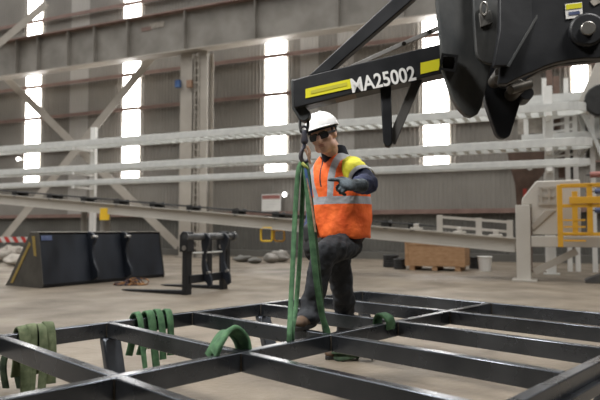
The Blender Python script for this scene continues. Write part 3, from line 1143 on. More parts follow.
# ------------------------------------------------------------------ fork carriage
K0 = V((-1.63, 8.56, 0))
wK = V((0.475, 0.88, 0)).normalized()
gK = V((-0.88, 0.475, 0)).normalized()
RK = Matrix((wK, gK, V((0, 0, 1)))).transposed()
XK = Matrix.Translation(K0) @ RK.to_4x4()
fk = thing('fork_carriage', 'black pallet fork carriage standing on the floor with tines pointing left', 'fork carriage', K0, RK)
m_ = MB(XK)
m_.tube((-0.1, -0.02, 0.84), (1.12, -0.02, 0.84), 0.055)
m_.tube((1.06, -0.02, 0.84), (1.13, -0.02, 0.84), 0.075)
m_.build('top_tube', 'tubesteel', fk)
for x in (-0.02, 0.88):
    m_ = MB(XK)
    m_.box((x - 0.065, -0.03, 0.0), (x + 0.065, 0.05, 0.80))
    m_.prism([(x - 0.08, -0.06, 0.62), (x - 0.08, 0.09, 0.62), (x - 0.08, 0.09, 0.86), (x - 0.08, 0.04, 0.92), (x - 0.08, -0.05, 0.91)], (0.16, 0, 0))
    sh = m_.build('fork_shank', 'black', fk, bevel=0.008)
    m_ = MB(XK)
    m_.tube((x - 0.09, 0.0, 0.68), (x - 0.075, 0.0, 0.68), 0.035)
    m_.build('bolt', 'worn', sh)
    m_ = MB(XK)
    m_.prism([(x - 0.06, 0.05, 0.012), (x - 0.06, 0.05, 0.065), (x - 0.06, 1.25, 0.025), (x - 0.06, 1.25, 0.012)], (0.12, 0, 0))
    m_.build('fork_tine', 'black', fk, bevel=0.004)
for z in (0.22,):
    m_ = MB(XK)
    m_.box((-0.02, -0.045, z - 0.06), (0.98, 0.0, z + 0.06))
    m_.build('cross_bar', 'black', fk, bevel=0.006)
m_ = MB(XK)
m_.tube((0.05, -0.03, 0.60), (0.80, -0.03, 0.60), 0.014)
tag(m_.build('tie_rod', 'galv', fk), 'shiny thin rod')
for x in (0.30, 0.78):
    m_ = MB(XK)
    o = [(0.0, 0.90), (-0.09, 0.89), (-0.15, 0.82), (-0.13, 0.72), (-0.08, 0.62), (-0.06, 0.48), (-0.11, 0.34), (-0.18, 0.24), (-0.19, 0.12), (-0.14, 0.08), (-0.10, 0.14), (-0.03, 0.20), (0.0, 0.40), (-0.01, 0.62), (0.01, 0.74)]
    m_.prism([(x, y, z) for y, z in o], (0.045, 0, 0))
    hk = m_.build('hook_bracket', 'blackgloss', fk, bevel=0.008)
    m_ = MB(XK)
    m_.tube((x - 0.012, -0.12, 0.30), (x + 0.06, -0.12, 0.30), 0.022)
    m_.build('pin', 'worn', hk)
    m_ = MB(XK)
    m_.box((x + 0.12, -0.04, 0.16), (x + 0.22, -0.005, 0.83))
    m_.build('upright', 'black', fk, bevel=0.006)

# ------------------------------------------------------------------ welded steel frame in the foreground
TH = math.radians(43.8)
E1 = V((math.sin(TH), math.cos(TH), 0))
E2 = V((math.cos(TH), -math.sin(TH), 0))
RF = Matrix((E2, E1, V((0, 0, 1)))).transposed()
O = V((0.17, 3.30, 0))
XF = Matrix.Translation(O) @ RF.to_4x4()
ZT, BH, BW = 0.36, 0.092, 0.05
BAY, WID = 0.65, 1.288
sf = thing('welded_grid', 'large welded grid of dark steel box section on short legs in the foreground', 'steel frame', O, RF)
ys = [1.95, 1.30, 0.65, 0.0, -0.65, -1.30, -1.95]
for x in (-WID, 0, WID):
    m_ = MB(XF)
    m_.box((x - BW / 2, ys[-1] - BW / 2, ZT - BH), (x + BW / 2, ys[0] + BW / 2, ZT))
    lb = m_.build('long_beam', 'steel', sf, bevel=0.005)
    if x == WID:
        m_ = MB(XF)
        m_.box((x + BW / 2, ys[-1], ZT - 0.115), (x + BW / 2 + 0.03, ys[0], ZT - 0.066))
        m_.build('ledge', 'steel', lb, bevel=0.004)
for y in ys:
    for xa, xb in ((-WID, 0), (0, WID)):
        m_ = MB(XF)
        m_.box((xa + BW / 2 + 0.0005, y - BW / 2, ZT - BH), (xb - BW / 2 - 0.0005, y + BW / 2, ZT))
        cb = m_.build('cross_beam', 'steel', sf, bevel=0.005)
        for xx in (xa + BW / 2 + 0.003, xb - BW / 2 - 0.003):
            wl = MB(XF)
            wl.path([(xx, y - BW / 2 - 0.002, ZT - BH + 0.004 + k * (BH - 0.008) / 12) for k in range(13)], [0.0035 + 0.0015 * (k % 2) for k in range(13)], 8)
            wl.build('weld_seam', 'weld', cb)
for x in (-WID, WID):
    for y in (0.65, -0.65, -1.95, 1.95):
        sx = 1 if x < 0 else -1
        m_ = MB(XF)
        q = [(-0.03, -0.06), (0.03, -0.06), (0.03, 0.06), (-0.03, 0.06)]
        a_ = [V((x + sx * 0.02 + p[0], y + p[1] - (0.0 if y < 1.9 else 0.04), ZT - BH - 0.0005)) for p in q]
        b_ = [V((x + sx * 0.11 + p[0], y + p[1] - (0.0 if y < 1.9 else 0.04), 0.0)) for p in q]
        m_.loft([a_, b_])
        m_.build('leg', 'steel', sf, bevel=0.012)

# ------------------------------------------------------------------ slings draped on the frame


def smooth(pts, n=6):
    pts = [V(p) for p in pts]
    out = []
    for i in range(len(pts) - 1):
        p0 = pts[max(i - 1, 0)]
        p1, p2 = pts[i], pts[i + 1]
        p3 = pts[min(i + 2, len(pts) - 1)]
        for k in range(n):
            t = k / n
            out.append(0.5 * ((2 * p1) + (-p0 + p2) * t + (2 * p0 - 5 * p1 + 4 * p2 - p3) * t * t + (-p0 + 3 * p1 - 3 * p2 + p3) * t ** 3))
    out.append(pts[-1])
    return out


def draped(u_list, drops, label, mt, seed, w=0.055):
    """webbing loops hung over the far long beam (x = -WID)"""
    rnd = random.Random(seed)
    base = None
    parts = []
    for i, u in enumerate(u_list):
        # find y along the far beam for this image column
        best = min((k * 0.005 - 2.0 for k in range(800)), key=lambda y: abs(300 + F * (XF @ V((-WID, y, ZT))).x / (XF @ V((-WID, y, ZT))).y - u))
        y = best
        h = 0.022 + 0.012 * rnd.random()
        dn = drops[i]
        lean = 0.035 * (rnd.random() - 0.5)
        near = BW / 2 + 0.016 + 0.012 * rnd.random()
        pts = [(-WID - near - 0.02, y - lean, ZT - 0.8 * dn), (-WID - near, y, ZT - 0.5 * dn), (-WID - near, y, ZT - 0.03), (-WID - 0.02, y, ZT + h), (-WID + 0.02, y + lean * 0.3, ZT + h), (-WID + near, y + lean * 0.6, ZT - 0.03), (-WID + near + 0.015, y + lean, ZT - dn * 0.5), (-WID + near + 0.01 + 0.03 * rnd.random(), y + lean * 2, max(0.012, ZT - dn))]
        parts.append((smooth(pts, 6), y))
    root = thing('webbing_sling', label, 'sling', XF @ V((-WID, parts[0][1], ZT)), RF)
    for k, (pts, y) in enumerate(parts):
        m = MB(XF)
        tw = 0.9 * (rnd.random() - 0.5)
        N = len(pts)
        sides = [V((math.sin(tw * (j / N - 0.4) * 3) * 0.8, 1, 0.12 * math.sin(j * 0.4 + k))) for j in range(N)]
        m.ribbon(pts, w * (0.75 + 0.4 * rnd.random()), 0.014, sides)
        m.build('strap', mt if k % 2 else (mt if mt != 'olive' else 'olive'), root, angle=60)
    return root


draped([25, 34, 43, 50], [0.32, 0.335, 0.33, 0.30], 'olive green webbing sling draped over the frame at the far left', 'olive', 3)
draped([138, 149, 158, 168], [0.31, 0.32, 0.28, 0.26], 'green webbing sling draped over the frame, second from the left', 'green', 5)
# darker tails of the left one, hanging free
ta = XF @ V((-WID + 0.06, -1.66, 0))
tails = thing('webbing_strap', 'dark webbing tail hanging beside the olive sling at the far left', 'strap', ta)
for (u0, v0, u1, v1) in ((11, 338, 6, 388), (24, 344, 20, 390)):
    d0 = 3.45
    p0, p1 = at(u0, v0, d0), at(u1, v1, d0)
    p1.z = max(p1.z, 0.02)
    mid = (p0 + p1) / 2 + V((-0.02, -0.02, 0))
    top = V((p0.x, p0.y, p0.z + 0.02))
    m_ = MB()
    m_.ribbon(smooth([top, p0, mid, p1], 5), 0.045, 0.012, (0.9, -0.3, 0.1))
    m_.build('tail', 'darkgreen', tails, angle=60)

# arch-shaped loop standing on the middle beam
def fr_at_u(x, u, z=ZT):
    y = min((k * 0.004 - 2.0 for k in range(1000)), key=lambda y: abs(300 + F * (XF @ V((x, y, z))).x / (XF @ V((x, y, z))).y - u))
    return y


p_arch = [at(214, 353, 2.76), at(219, 344, 2.76), at(226, 333, 2.80), at(232, 329.5, 2.84), at(239, 334, 2.87), at(244, 343, 2.9), at(246.5, 354, 2.9)]
m_ = MB()
m_.ribbon(smooth(p_arch, 7), 0.080, 0.022, (E2 * 1.0 + V((0, 0, 0.5))))
al = thing('webbing_sling', 'bright green sling loop arching up behind the middle beam of the frame', 'sling', at(230, 350, 2.8))
m_.build('strap', 'green', al, angle=60)
m_ = MB()
p2_ = [p + E2 * -0.045 + V((0, 0, -0.020)) for p in p_arch]
m_.ribbon(smooth(p2_, 7), 0.045, 0.016, (E2 * 1.0 + V((0, 0, -0.3))))
m_.build('strap', 'green', al, angle=60)
# small loop on the middle beam near the next bay
yb = fr_at_u(0, 384)
m_ = MB(XF)
lp = []
for k in range(9):
    a = -0.4 + k * (PI + 0.8) / 8
    lp.append((-0.012 - math.cos(a) * 0.05, yb + 0.01 * math.sin(k), ZT + 0.005 + max(0, math.sin(a)) * 0.05 - (0.04 if k in (0, 8) else 0)))
m_.ribbon(smooth(lp, 5), 0.075, 0.018, (0.1, 1, 0))
tag(m_.build('webbing_sling', 'green', origin=XF @ V((0, yb, ZT)), R=RF, angle=60), 'small bunched green sling on the middle beam right of the worker', 'sling')
# bundle lying on the floor under the frame
pf = on_floor(345, 360)
m_ = MB()
pts = []
for k in range(60):
    a = k * 0.42
    pts.append(pf + V((0.10 * math.cos(a) * (1 - k / 150) + 0.0006 * k, 0.05 * math.sin(a), 0.022 + 0.055 * abs(math.sin(k * 0.13)))))
m_.ribbon(pts, 0.05, 0.014, (0.2, 0.4, 0.9))
m_.ribbon(smooth([pf + V((0.05, 0, 0.03)), pf + V((0.14, -0.02, 0.05)), pf + V((0.2, -0.03, 0.015))], 5), 0.05, 0.014, (0, 1, 0.3))
tag(m_.build('sling_bundle', 'darkgreen', origin=pf, angle=60), 'dark green sling bundled on the floor beneath the frame', 'sling')

# ------------------------------------------------------------------ lifting jib
PHI = math.radians(9)
dJ = V((math.cos(PHI), -math.sin(PHI), 0))
nJ = V((math.sin(PHI), math.cos(PHI), 0))
J0 = at(300, 100, 3.2)


def jp(u, v, off=0.0):
    return on_plane(u, v, J0 + nJ * off, nJ)


jb = thing('lifting_jib', 'black crane jib marked MA25002 with yellow stripes above the worker', 'lifting jib', jp(300, 118))
m_ = MB()
m_.prism([jp(u, v) for u, v in ((292, 80), (308, 75.5), (452, 41), (452, 71), (400, 83), (350, 94.5), (303, 106), (294, 108))], nJ * 0.13)
m_.build('main_beam', 'black', jb, bevel=0.006)
m_ = MB()
m_.prism([jp(u, v, 0.028) for u, v in ((290.5, 80), (294, 78), (298, 92), (304, 106), (310, 112), (309, 118), (304, 121.5), (299, 120), (295, 113), (292, 109))], nJ * 0.075)
m_.build('nose_plate', 'weathered', jb, bevel=0.006)
m_ = MB()
m_.bar(jp(304, 107.4, 0.065), jp(398, 84.8, 0.065), 0.115, 0.012)
tag(m_.build('wear_strip', 'rust', jb), 'rusty underside strip')
for q in ((305.5, 89, 351.5, 78.6, 351.5, 88.2, 305.5, 98.2), (420.5, 62.8, 439.5, 58.6, 439.5, 69.8, 420.5, 74.2)):
    m_ = MB()
    m_.prism([jp(q[i], q[i + 1], -0.003) for i in (0, 2, 4, 6)], nJ * 0.0025)
    yd = m_.build('decal', 'yellow', jb, flat=True)
    tag(yd, 'yellow stripe decal')
    if q[0] < 400:
        m_ = MB()
        m_.prism([jp(u, v, -0.0045) for u, v in ((311, 90.4), (347, 82.2), (347, 85.6), (311, 93.9))], nJ * 0.001)
        m_.build('faded_print', 'decaltext', yd, flat=True)
# lettering
bx = (jp(416.5, 80.2) - jp(352.5, 93.2))
Lx = bx.normalized()
Ly = nJ.cross(Lx) * -1
if Ly.z < 0:
    Ly = -Ly
cu = bpy.data.curves.new('lettering', 'FONT')
cu.body = 'MA25002'
cu.size = 1.0
cu.extrude = 0.004
cu.offset = 0.022
tmp = bpy.data.objects.new('lettering_tmp', cu)
COL.objects.link(tmp)
bpy.context.view_layer.update()
dg = bpy.context.evaluated_depsgraph_get()
me = bpy.data.meshes.new_from_object(tmp.evaluated_get(dg))
bpy.data.objects.remove(tmp)
xs = [v.co.x for v in me.vertices]
yy = [v.co.y for v in me.vertices]
kx = bx.length / (max(xs) - min(xs))
ky = (jp(352.5, 78.4) - jp(352.5, 93.2)).length / (max(yy) - min(yy))
org = jp(352.5, 93.2, -0.004)
W_ = world(jb).inverted()
for v in me.vertices:
    q = org + Lx * (v.co.x - min(xs)) * kx + Ly * (v.co.y - min(yy)) * ky - nJ * v.co.z * 0.3
    v.co = W_ @ q
me.materials.clear()
me.materials.append(M['letter'])
lt = bpy.data.objects.new('lettering', me)
COL.objects.link(lt)
lt.parent = jb
tag(lt, 'white letters MA25002')
# brace strut and side brace
m_ = MB()
m_.prism([jp(u, v, 0.03) for u, v in ((308, 76), (394, -3), (430, -36), (452, -36), (412, 0), (330, 71))], nJ * 0.07)
m_.build('brace_strut', 'black', jb, bevel=0.006)
m_ = MB()
m_.bar(jp(352, 67, 0.20), jp(452, 22, 0.20), 0.02, 0.024)
tag(m_.build('tie_bar', 'barsteel', jb, bevel=0.002), 'thin bare steel bar')
for u, v in ((404, 43.6), (430, 31.8)):
    m_ = MB()
    m_.tube(jp(u, v, 0.185), jp(u, v, 0.195), 0.012)
    m_.build('bolt', 'pin', jb)
# stand leg
m_ = MB()
m_.prism([jp(u, v, 0.03) for u, v in ((380, 87), (391, 84.5), (392.5, 143), (389, 147), (385, 146), (383, 141))], nJ * 0.06)
m_.build('stand_leg', 'black', jb, bevel=0.006)
m_ = MB()
m_.bar(jp(391, 143, 0.06), jp(418, 79, 0.06), 0.05, 0.022, up=tuple(nJ))
m_.build('stand_brace', 'darkfoot', jb, bevel=0.003)

# ------------------------------------------------------------------ telehandler head and boom
tb = thing('telehandler_boom', 'dark telehandler boom head with hanging quick-hitch plates at upper right', 'telehandler boom', at(470, 60, 2.95))


def plate(name, ol, d, th, m='weathered', parent=None, yaw=0.0, bevel=0.006):
    n = V((math.sin(yaw), math.cos(yaw), 0))
    p0 = at(470, 60, d)
    mb = MB()
    mb.prism([on_plane(u, v, p0, n) for u, v in ol], n * th)
    return mb.build(name, m, parent or tb, bevel=bevel)


def arc_px(cx, cy, r, a0, a1, n=8, ry=None):
    return [(cx + r * math.cos(math.radians(a0 + (a1 - a0) * k / n)), cy + (ry or r) * math.sin(math.radians(a0 + (a1 - a0) * k / n))) for k in range(n + 1)]


plate('hitch_plate', [(437, -40), (437, 0), (441, 38), (443, 68), (453, 98)] + [(460, 109), (466, 115), (472, 117), (478, 114), (482, 106), (488, 80), (493, 60), (500, 30), (508, -40)], 2.95, 0.05)
p2 = plate('rounded_plate', [(472, -40), (474, 20), (476, 48)] + arc_px(491, 49, 15, 165, 10, 10) + [(507, 20), (507, -40)], 2.90, 0.03)
plate('hitch_plate', [(481, 80), (487, 106), (496, 132)] + arc_px(504, 131, 7.5, 150, 30, 6) + [(521, 101), (526, 84), (524, 60), (500, 40)], 3.22, 0.05, 'black')
plate('gusset_plate', [(500, -40), (560, -40), (546, 0), (508, 66), (494, 66), (500, 30)], 2.74, 0.04, 'black')
plate('gusset_highlight', [(545.5, 0), (548, 0), (509.5, 67), (507, 66)], 2.735, 0.02, 'weathered', bevel=0.001)  # paler strip stands in for the highlight along the gusset's edge
# curved boom link, massive
link = [(498, 84), (507, 84), (516, 79), (526, 74.5), (535, 71), (546, 66), (557, 62.5), (570, 60), (585, 58.5), (604, 58), (660, 60), (680, -50), (525, -50), (520, 20), (500, 66)]
plate('boom_link', link, 2.80, 0.05, 'black', yaw=math.radians(12))
link2 = [(500, 86), (516, 88), (528, 78), (540, 71), (560, 64.5), (604, 60), (640, 20), (520, 20)]
plate('boom_link', link2, 3.12, 0.05, 'black', yaw=math.radians(12))
plate('boom_body', [(520, -50), (690, -50), (680, 40), (560, 45), (520, 40)], 3.0, 0.3, 'black', bevel=0.02)
# pins
for u, v, r_, d0, d1, nm in ((502, 72, 0.036, 2.99, 3.2, 'pin'), (519, 86, 0.038, 3.02, 3.22, 'pin'), (527, 93, 0.036, 3.1, 3.25, 'pin')):
    m_ = MB()
    a, b = at(u, v, d0), at(u, v, d1)
    m_.tube(a, V((a.x + 0.03, b.y, a.z)), r_)
    m_.build(nm, 'pin' if u < 520 else 'black', tb, bevel=0.004)
for (u0, v0, u1, v1) in ((497, 80, 521, 72), (510, 90, 530, 84)):
    m_ = MB()
    m_.tube(at(u0, v0, 2.99), at(u1, v1, 3.05), 0.024)
    m_.build('grease_sleeve', 'pin', tb, bevel=0.004)
# pivot boss
n12 = V((math.sin(math.radians(12)), math.cos(math.radians(12)), 0))
c0 = on_plane(586, 31, at(470, 60, 2.80), n12)
m_ = MB()
m_.tube(c0 - n12 * 0.03, c0 + n12 * 0.05, 0.08, n=28)
bo = m_.build('pivot_boss', 'black', tb, bevel=0.012)
m_ = MB()
m_.tube(c0 - n12 * 0.045, c0, 0.033, n=24)
m_.build('pivot_pin', 'worn', bo, bevel=0.004)
# sticker
pq = at(470, 60, 2.80)
m_ = MB()
m_.prism([on_plane(u, v, pq - n12 * 0.004, n12) for u, v in ((565, 4), (582, 2), (583, 17), (566, 19))], n12 * 0.003)
st = m_.build('sticker', 'white', tb, flat=True)
m_ = MB()
m_.prism([on_plane(u, v, pq - n12 * 0.006, n12) for u, v in ((566, 4.6), (581.6, 2.8), (582, 7.6), (566.2, 9.6))], n12 * 0.0015)
m_.build('warning_band', 'yellow', st, flat=True)
m_ = MB()
m_.prism([on_plane(u, v, pq - n12 * 0.006, n12) for u, v in ((568.5, 12), (579.5, 10.8), (579.8, 14), (568.8, 15.2))], n12 * 0.0015)
m_.build('print', 'bluecloth', st, flat=True)
m_ = MB()
m_.prism([on_plane(u, v, pq - n12 * 0.004, n12) for u, v in ((590, 1), (597, -3), (601, 2), (594, 6))], n12 * 0.003)
m_.build('corner_label', 'sack', tb, flat=True)
# latch on the rounded plate
m_ = MB()
pz = at(470, 60, 2.90)
m_.prism([on_plane(u, v, pz - V((0, 0.01, 0)), V((0, 1, 0))) for u, v in ((479, 13), (491, 10), (493, 23), (481, 27))], V((0, 0.012, 0)))
la = m_.build('latch_plate', 'latch', p2, bevel=0.002)
# shackle ring on latch
m_ = MB()
cc = on_plane(484, 9, pz - V((0, 0.02, 0)), V((0, 1, 0)))
m_.path([cc + V((0.016 * math.cos(a), 0, 0.034 * math.sin(a))) for a in [2 * PI * k / 20 for k in range(20)]], 0.006, 8, closed=True)
m_.build('latch_ring', 'worn', p2)
# square socket the jib slides into
m_ = MB()
q0 = jp(440, 63.5, -0.06)
m_.hollow(at(448.5, 62.5, 2.85), at(448.5, 62.5, 2.95), 0.082, 0.012, up=(0.2, 0, 1))
m_.build('socket', 'black', tb)
m_ = MB()
a = at(448.5, 62.5, 2.90)
m_.bar(a, at(448.5, 62.5, 2.95), 0.06, 0.06)
m_.build('socket_plug', 'black', tb)

# ------------------------------------------------------------------ hook, slings
DH = 3.2
hk = thing('lifting_hook', 'dark swivel hook hanging on a shackle from the jib nose', 'hook', at(303.5, 121, DH + 0.06))
dh = 3.26
m_ = MB()
pts = [at(300.5, 117, dh), at(300, 126, dh), at(302, 131, dh), at(306, 131, dh), at(308, 126, dh), at(307.5, 117, dh)]
m_.path(smooth(pts, 5), 0.0085, 10)
m_.tube(at(298.5, 118, dh), at(309.5, 118, dh), 0.009)
m_.build('shackle', 'weathered', hk)
m_ = MB()
m_.cap(at(304, 132, dh), at(304.5, 141, dh), 0.014, 0.021)
m_.path([at(304 + 3.5 * math.cos(a), 130 + 3.5 * math.sin(a), dh + 0.004 * math.sin(a)) for a in [2 * PI * k / 16 for k in range(16)]], 0.007, 8, closed=True)
m_.build('swivel', 'hookblue', hk)
m_ = MB()
hpts = [at(304, 140, dh), at(304, 147, dh), at(301.5, 152, dh), at(301, 158, dh), at(304, 162, dh), at(308, 160.5, dh), at(309.5, 155, dh)]
m_.path(smooth(hpts, 6), [0.013 - 0.007 * abs(k / 36 - 0.45) for k in range(37)], 12)
m_.build('hook_body', 'hookblue', hk)
m_ = MB()
m_.path(smooth([at(307, 146, dh - 0.02), at(309.5, 152, dh - 0.02), at(309, 157, dh - 0.02)], 5), 0.008, 8)
tag(m_.build('latch', 'rope', hk), 'rust brown hook latch')

# left sling: two legs from hook to the middle beam, choked round it
yA = fr_at_u(0, 289)
yG = fr_at_u(0, 330)


def leg_ribbon(pxs, w, mt, parent, name='strap', sd=None):
    m = MB()
    pts = smooth([at(*p) for p in pxs], 6)
    N = len(pts)
    sides = sd if sd is not None else [V((1, -0.25, 0))] * N
    m.ribbon(pts, w, 0.010, sides if isinstance(sides, list) else sides)
    return m.build(name, mt, parent, angle=60)


sl = thing('lifting_sling', 'green lifting sling hanging from the hook, left pair of straps', 'sling', at(301, 160, dh))
dA = (XF @ V((0, yA, ZT))).y
leg_ribbon([(303, 161, dh), (299, 168, dh), (297, 185, dh), (295, 215, dh), (293, 260, dh - 0.03), (291, 300, dh - 0.06), (289.5, 330, dA + 0.05), (289, 345, dA + 0.055)], 0.027, 'green', sl)
leg_ribbon([(304.5, 161.5, dh + 0.02), (303.5, 172, dh + 0.02), (302.6, 195, dh + 0.02), (301.2, 230, dh + 0.02), (299, 270, dh), (295.5, 310, dh - 0.02), (292.5, 330, dA + 0.07), (292, 343, dA + 0.075)], 0.025, 'green', sl)
m_ = MB(XF)
zc = ZT
w2 = BW / 2 + 0.012
m_.ribbon(smooth([(-w2 - 0.01, yA, zc - 0.02), (-w2 - 0.004, yA, zc - BH - 0.008), (-w2 + 0.02, yA, zc - BH - 0.016), (w2 - 0.02, yA, zc - BH - 0.016)], 4), 0.04, 0.008, (0, 1, 0))
m_.build('choke', 'green', sl, angle=60)

s2 = thing('lifting_sling', 'green lifting sling hanging from the hook, wide right pair with blue tag', 'sling', at(305, 160, dh))
dG = (XF @ V((0, yG, ZT))).y
leg_ribbon([(304.5, 162, dh), (306, 172, dh), (308.5, 200, dh), (312, 240, dh), (317, 285, dG), (322, 315, dG + 0.03), (327, 330, dG + 0.04), (328, 338, dG + 0.04)], 0.034, 'green', s2)
leg_ribbon([(305, 162, dh + 0.02), (308, 175, dh + 0.03), (311, 205, dh + 0.03), (315.5, 245, dh + 0.04), (320, 290, dG + 0.05), (322.5, 315, dG + 0.07), (325, 330, dG + 0.08), (326, 337, dG + 0.08)], 0.030, 'darkgreen', s2)
m_ = MB(XF)
m_.ribbon(smooth([(-0.075, w2 + 0.01, zc - 0.02), (-0.075, w2 + 0.004, zc - BH - 0.008), (-0.075, w2 - 0.02, zc - BH - 0.016), (-0.075, -w2 + 0.02, zc - BH - 0.016)], 4), 0.04, 0.008, (1, 0, 0))
m_.build('choke', 'green', s2, angle=60)
tag(leg_ribbon([(305, 166, dh - 0.03), (306.5, 176, dh - 0.03), (309, 187, dh - 0.025), (311.5, 196, dh - 0.02)], 0.015, 'bluetag', s2, 'tag'), 'blue identification tag')
tag(leg_ribbon([(302, 163, dh - 0.03), (305, 166, dh - 0.035), (307.5, 169, dh - 0.03)], 0.018, 'limetag', s2, 'sleeve_patch'), 'lime patch')
m_ = MB()
m_.path(smooth([at(307, 178, dh - 0.03), at(310, 195, dh - 0.025), at(312.5, 210, dh - 0.02), at(315.5, 232, dh - 0.02)], 6), 0.0055, 8)
tag(m_.build('cord', 'rope', s2), 'tan tag line')
m_ = MB()
m_.path(smooth([at(305, 149, dh - 0.03), at(308, 156, dh - 0.03), at(310.5, 164, dh - 0.02)], 6), 0.0065, 8)
tag(m_.build('cord', 'rope', s2), 'reddish rope tie')

# ------------------------------------------------------------------ the worker
YAW = math.radians(53)
FW = V((-math.sin(YAW), -math.cos(YAW), 0))      # chest direction
LW = V((math.cos(YAW), -math.sin(YAW), 0))       # his left
UP = V((0, 0, 1))
RT = Matrix((LW, FW, UP)).transposed()           # local x = his left, y = forward
if RT.determinant() < 0:
    RT = Matrix((LW, FW, UP)).transposed()


def basis(yaw, pitch, roll):
    """head: yaw to picture-left, pitch down, roll"""
    f = V((-math.sin(yaw), -math.cos(yaw), 0))
    l = V((math.cos(yaw), -math.sin(yaw), 0))
    u = V((0, 0, 1))
    f2 = f * math.cos(pitch) - u * math.sin(pitch)
    u2 = u * math.cos(pitch) + f * math.sin(pitch)
    l2 = l * math.cos(roll) + u2 * math.sin(roll)
    u3 = u2 * math.cos(roll) - l * math.sin(roll)
    return l2, f2, u3


HL, HF, HU = basis(math.radians(22), math.radians(9), math.radians(14))
HC = at(323.5, 136.0, 3.62)


def hd(x, y, z):
    return HC + (HL * x + HF * y + HU * z) * 0.94


RH = Matrix((HL, HF, HU)).transposed()

HIP = V((0.285, 3.84, 0.90))
hipR, hipL = HIP - LW * 0.08 + V((0, 0, -0.03)), HIP + LW * 0.055 + V((-0.005, 0, -0.05))
kneeL = V((0.140, 3.47, 0.80))
ankL = V((0.060, 3.555, 0.44))
kneeR = V((0.300, 4.08, 0.48))
ankR = V((0.345, 4.42, 0.10))
shL, shR = V((0.330, 3.625, 1.328)), V((0.172, 3.91, 1.32))
elL = at(366.5, 183.5, 3.42)
wrL = at(356, 185, 3.24)
elR = V((0.105, 3.95, 1.08))
wrR = at(309, 236, 3.80)
NB = V((0.235, 3.75, 1.40))

body = MB()
hR = RH
body.ell(hd(0, -0.018, 0.035), (0.077, 0.098, 0.098), hR)
body.ell(hd(0, 0.022, -0.045), (0.060, 0.070, 0.068), hR)
body.ell(hd(0, 0.062, -0.096), (0.030, 0.026, 0.022), hR)
body.ell(hd(0, 0.050, -0.085), (0.045, 0.035, 0.026), hR)
body.cap(hd(0, 0.090, 0.012), hd(0, 0.122, -0.032), 0.010, 0.0165)
body.ell(hd(0.012, 0.098, -0.034), (0.010, 0.012, 0.009), hR)
body.ell(hd(-0.012, 0.098, -0.034), (0.010, 0.012, 0.009), hR)
body.ell(hd(0, 0.078, 0.024), (0.056, 0.020, 0.013), hR)
for sx in (-1, 1):
    body.ell(hd(sx * 0.040, 0.058, -0.024), (0.027, 0.030, 0.026), hR)
    body.ell(hd(sx * 0.079, -0.008, -0.004), (0.011, 0.023, 0.031), hR)
    body.ell(hd(sx * 0.052, 0.02, -0.07), (0.02, 0.04, 0.03), hR)
body.ell(hd(0, 0.090, -0.058), (0.025, 0.013, 0.008), hR)
body.ell(hd(0, 0.088, -0.071), (0.022, 0.013, 0.009), hR)
body.cap(hd(0, -0.03, -0.05), NB, 0.058, 0.066)
# trunk and limbs inside the clothes
body.cap(NB + V((0.01, 0.02, -0.12)), HIP + V((0, 0, 0.1)), 0.12, 0.12)
body.cap(shL - LW * 0.02, shR + LW * 0.02, 0.07, 0.07)
body.cap(HIP + V((0, 0, 0.1)), HIP, 0.12, 0.13)
for h_, k_, a_ in ((hipR, kneeR, ankR), (hipL, kneeL, ankL)):
    body.cap(h_, k_, 0.075, 0.05)
    body.cap(k_, a_, 0.048, 0.036)
for s_, e_, w_ in ((shL, elL, wrL), (shR, elR, wrR)):
    body.cap(s_, e_, 0.05, 0.038)
    body.cap(e_, w_, 0.036, 0.026)
person = body.build('person', 'skin', origin=V((HIP.x, HIP.y, 0)), remesh=0.0065, smooth_it=4)
tag(person, 'person in white hard hat, orange hi-vis vest and dark trousers stepping through the steel frame', 'person')

# hair below the helmet
m_ = MB()
m_.ell(hd(0, -0.048, 0.020), (0.080, 0.074, 0.066), hR)
for sx in (-1, 1):
    m_.ell(hd(sx * 0.076, 0.012, 0.022), (0.008, 0.016, 0.026), hR)
m_.build('hair', 'hair', person, remesh=0.006, smooth_it=4)
m_ = MB()
for zz, rx in ((-0.060, 0.024), (-0.069, 0.021)):
    m_.ell(hd(0, 0.0975, zz), (rx, 0.009, 0.0055), hR)
tag(m_.build('lips', 'lips', person), 'closed mouth')
# hard hat
m_ = MB()
rings = []
nn = 40
for zz, k in ((0.034, 1.02), (0.038, 1.03), (0.05, 1.0), (0.075, 0.965), (0.10, 0.87), (0.125, 0.70), (0.142, 0.50), (0.152, 0.28), (0.156, 0.08)):
    rings.append([hd(0.108 * k * math.cos(2 * PI * i / nn), -0.012 + 0.132 * k * math.sin(2 * PI * i / nn), zz * 0.92 + 0.018) for i in range(nn)])
m_.loft(rings, cap0=False, cap1=True)
hat = m_.build('hard_hat', 'helmet', person, solid=0.005)
# peak
m_ = MB()
out, inn = [], []
for i in range(17):
    a = math.radians(18 + 144 * i / 16)
    ext = 0.052 * math.sin(PI * i / 16) ** 0.7
    inn.append(hd(0.106 * math.cos(a), -0.012 + 0.128 * math.sin(a), 0.056))
    out.append(hd(0.114 * math.cos(a), -0.012 + (0.132 + ext) * math.sin(a) + 0.004, 0.050 - ext * 0.15))
vi = [m_._v(p) for p in inn]
vo = [m_._v(p) for p in out]
for i in range(16):
    m_._f([vi[i], vi[i + 1], vo[i + 1], vo[i]])
m_.build('peak', 'helmet', hat, solid=0.005)
m_ = MB()
for sx in (-0.022, 0.022):
    m_.path([hd(sx, -0.012 + 0.132 * k * s_, zz * 0.92 + 0.021) for k, s_, zz in ((0.8, 1, 0.108), (0.62, 1, 0.130), (0.36, 1, 0.147), (0.0, 1, 0.155), (0.36, -1, 0.147), (0.62, -1, 0.130), (0.8, -1, 0.108))], 0.005, 8)
m_.build('ridge', 'helmet', hat)
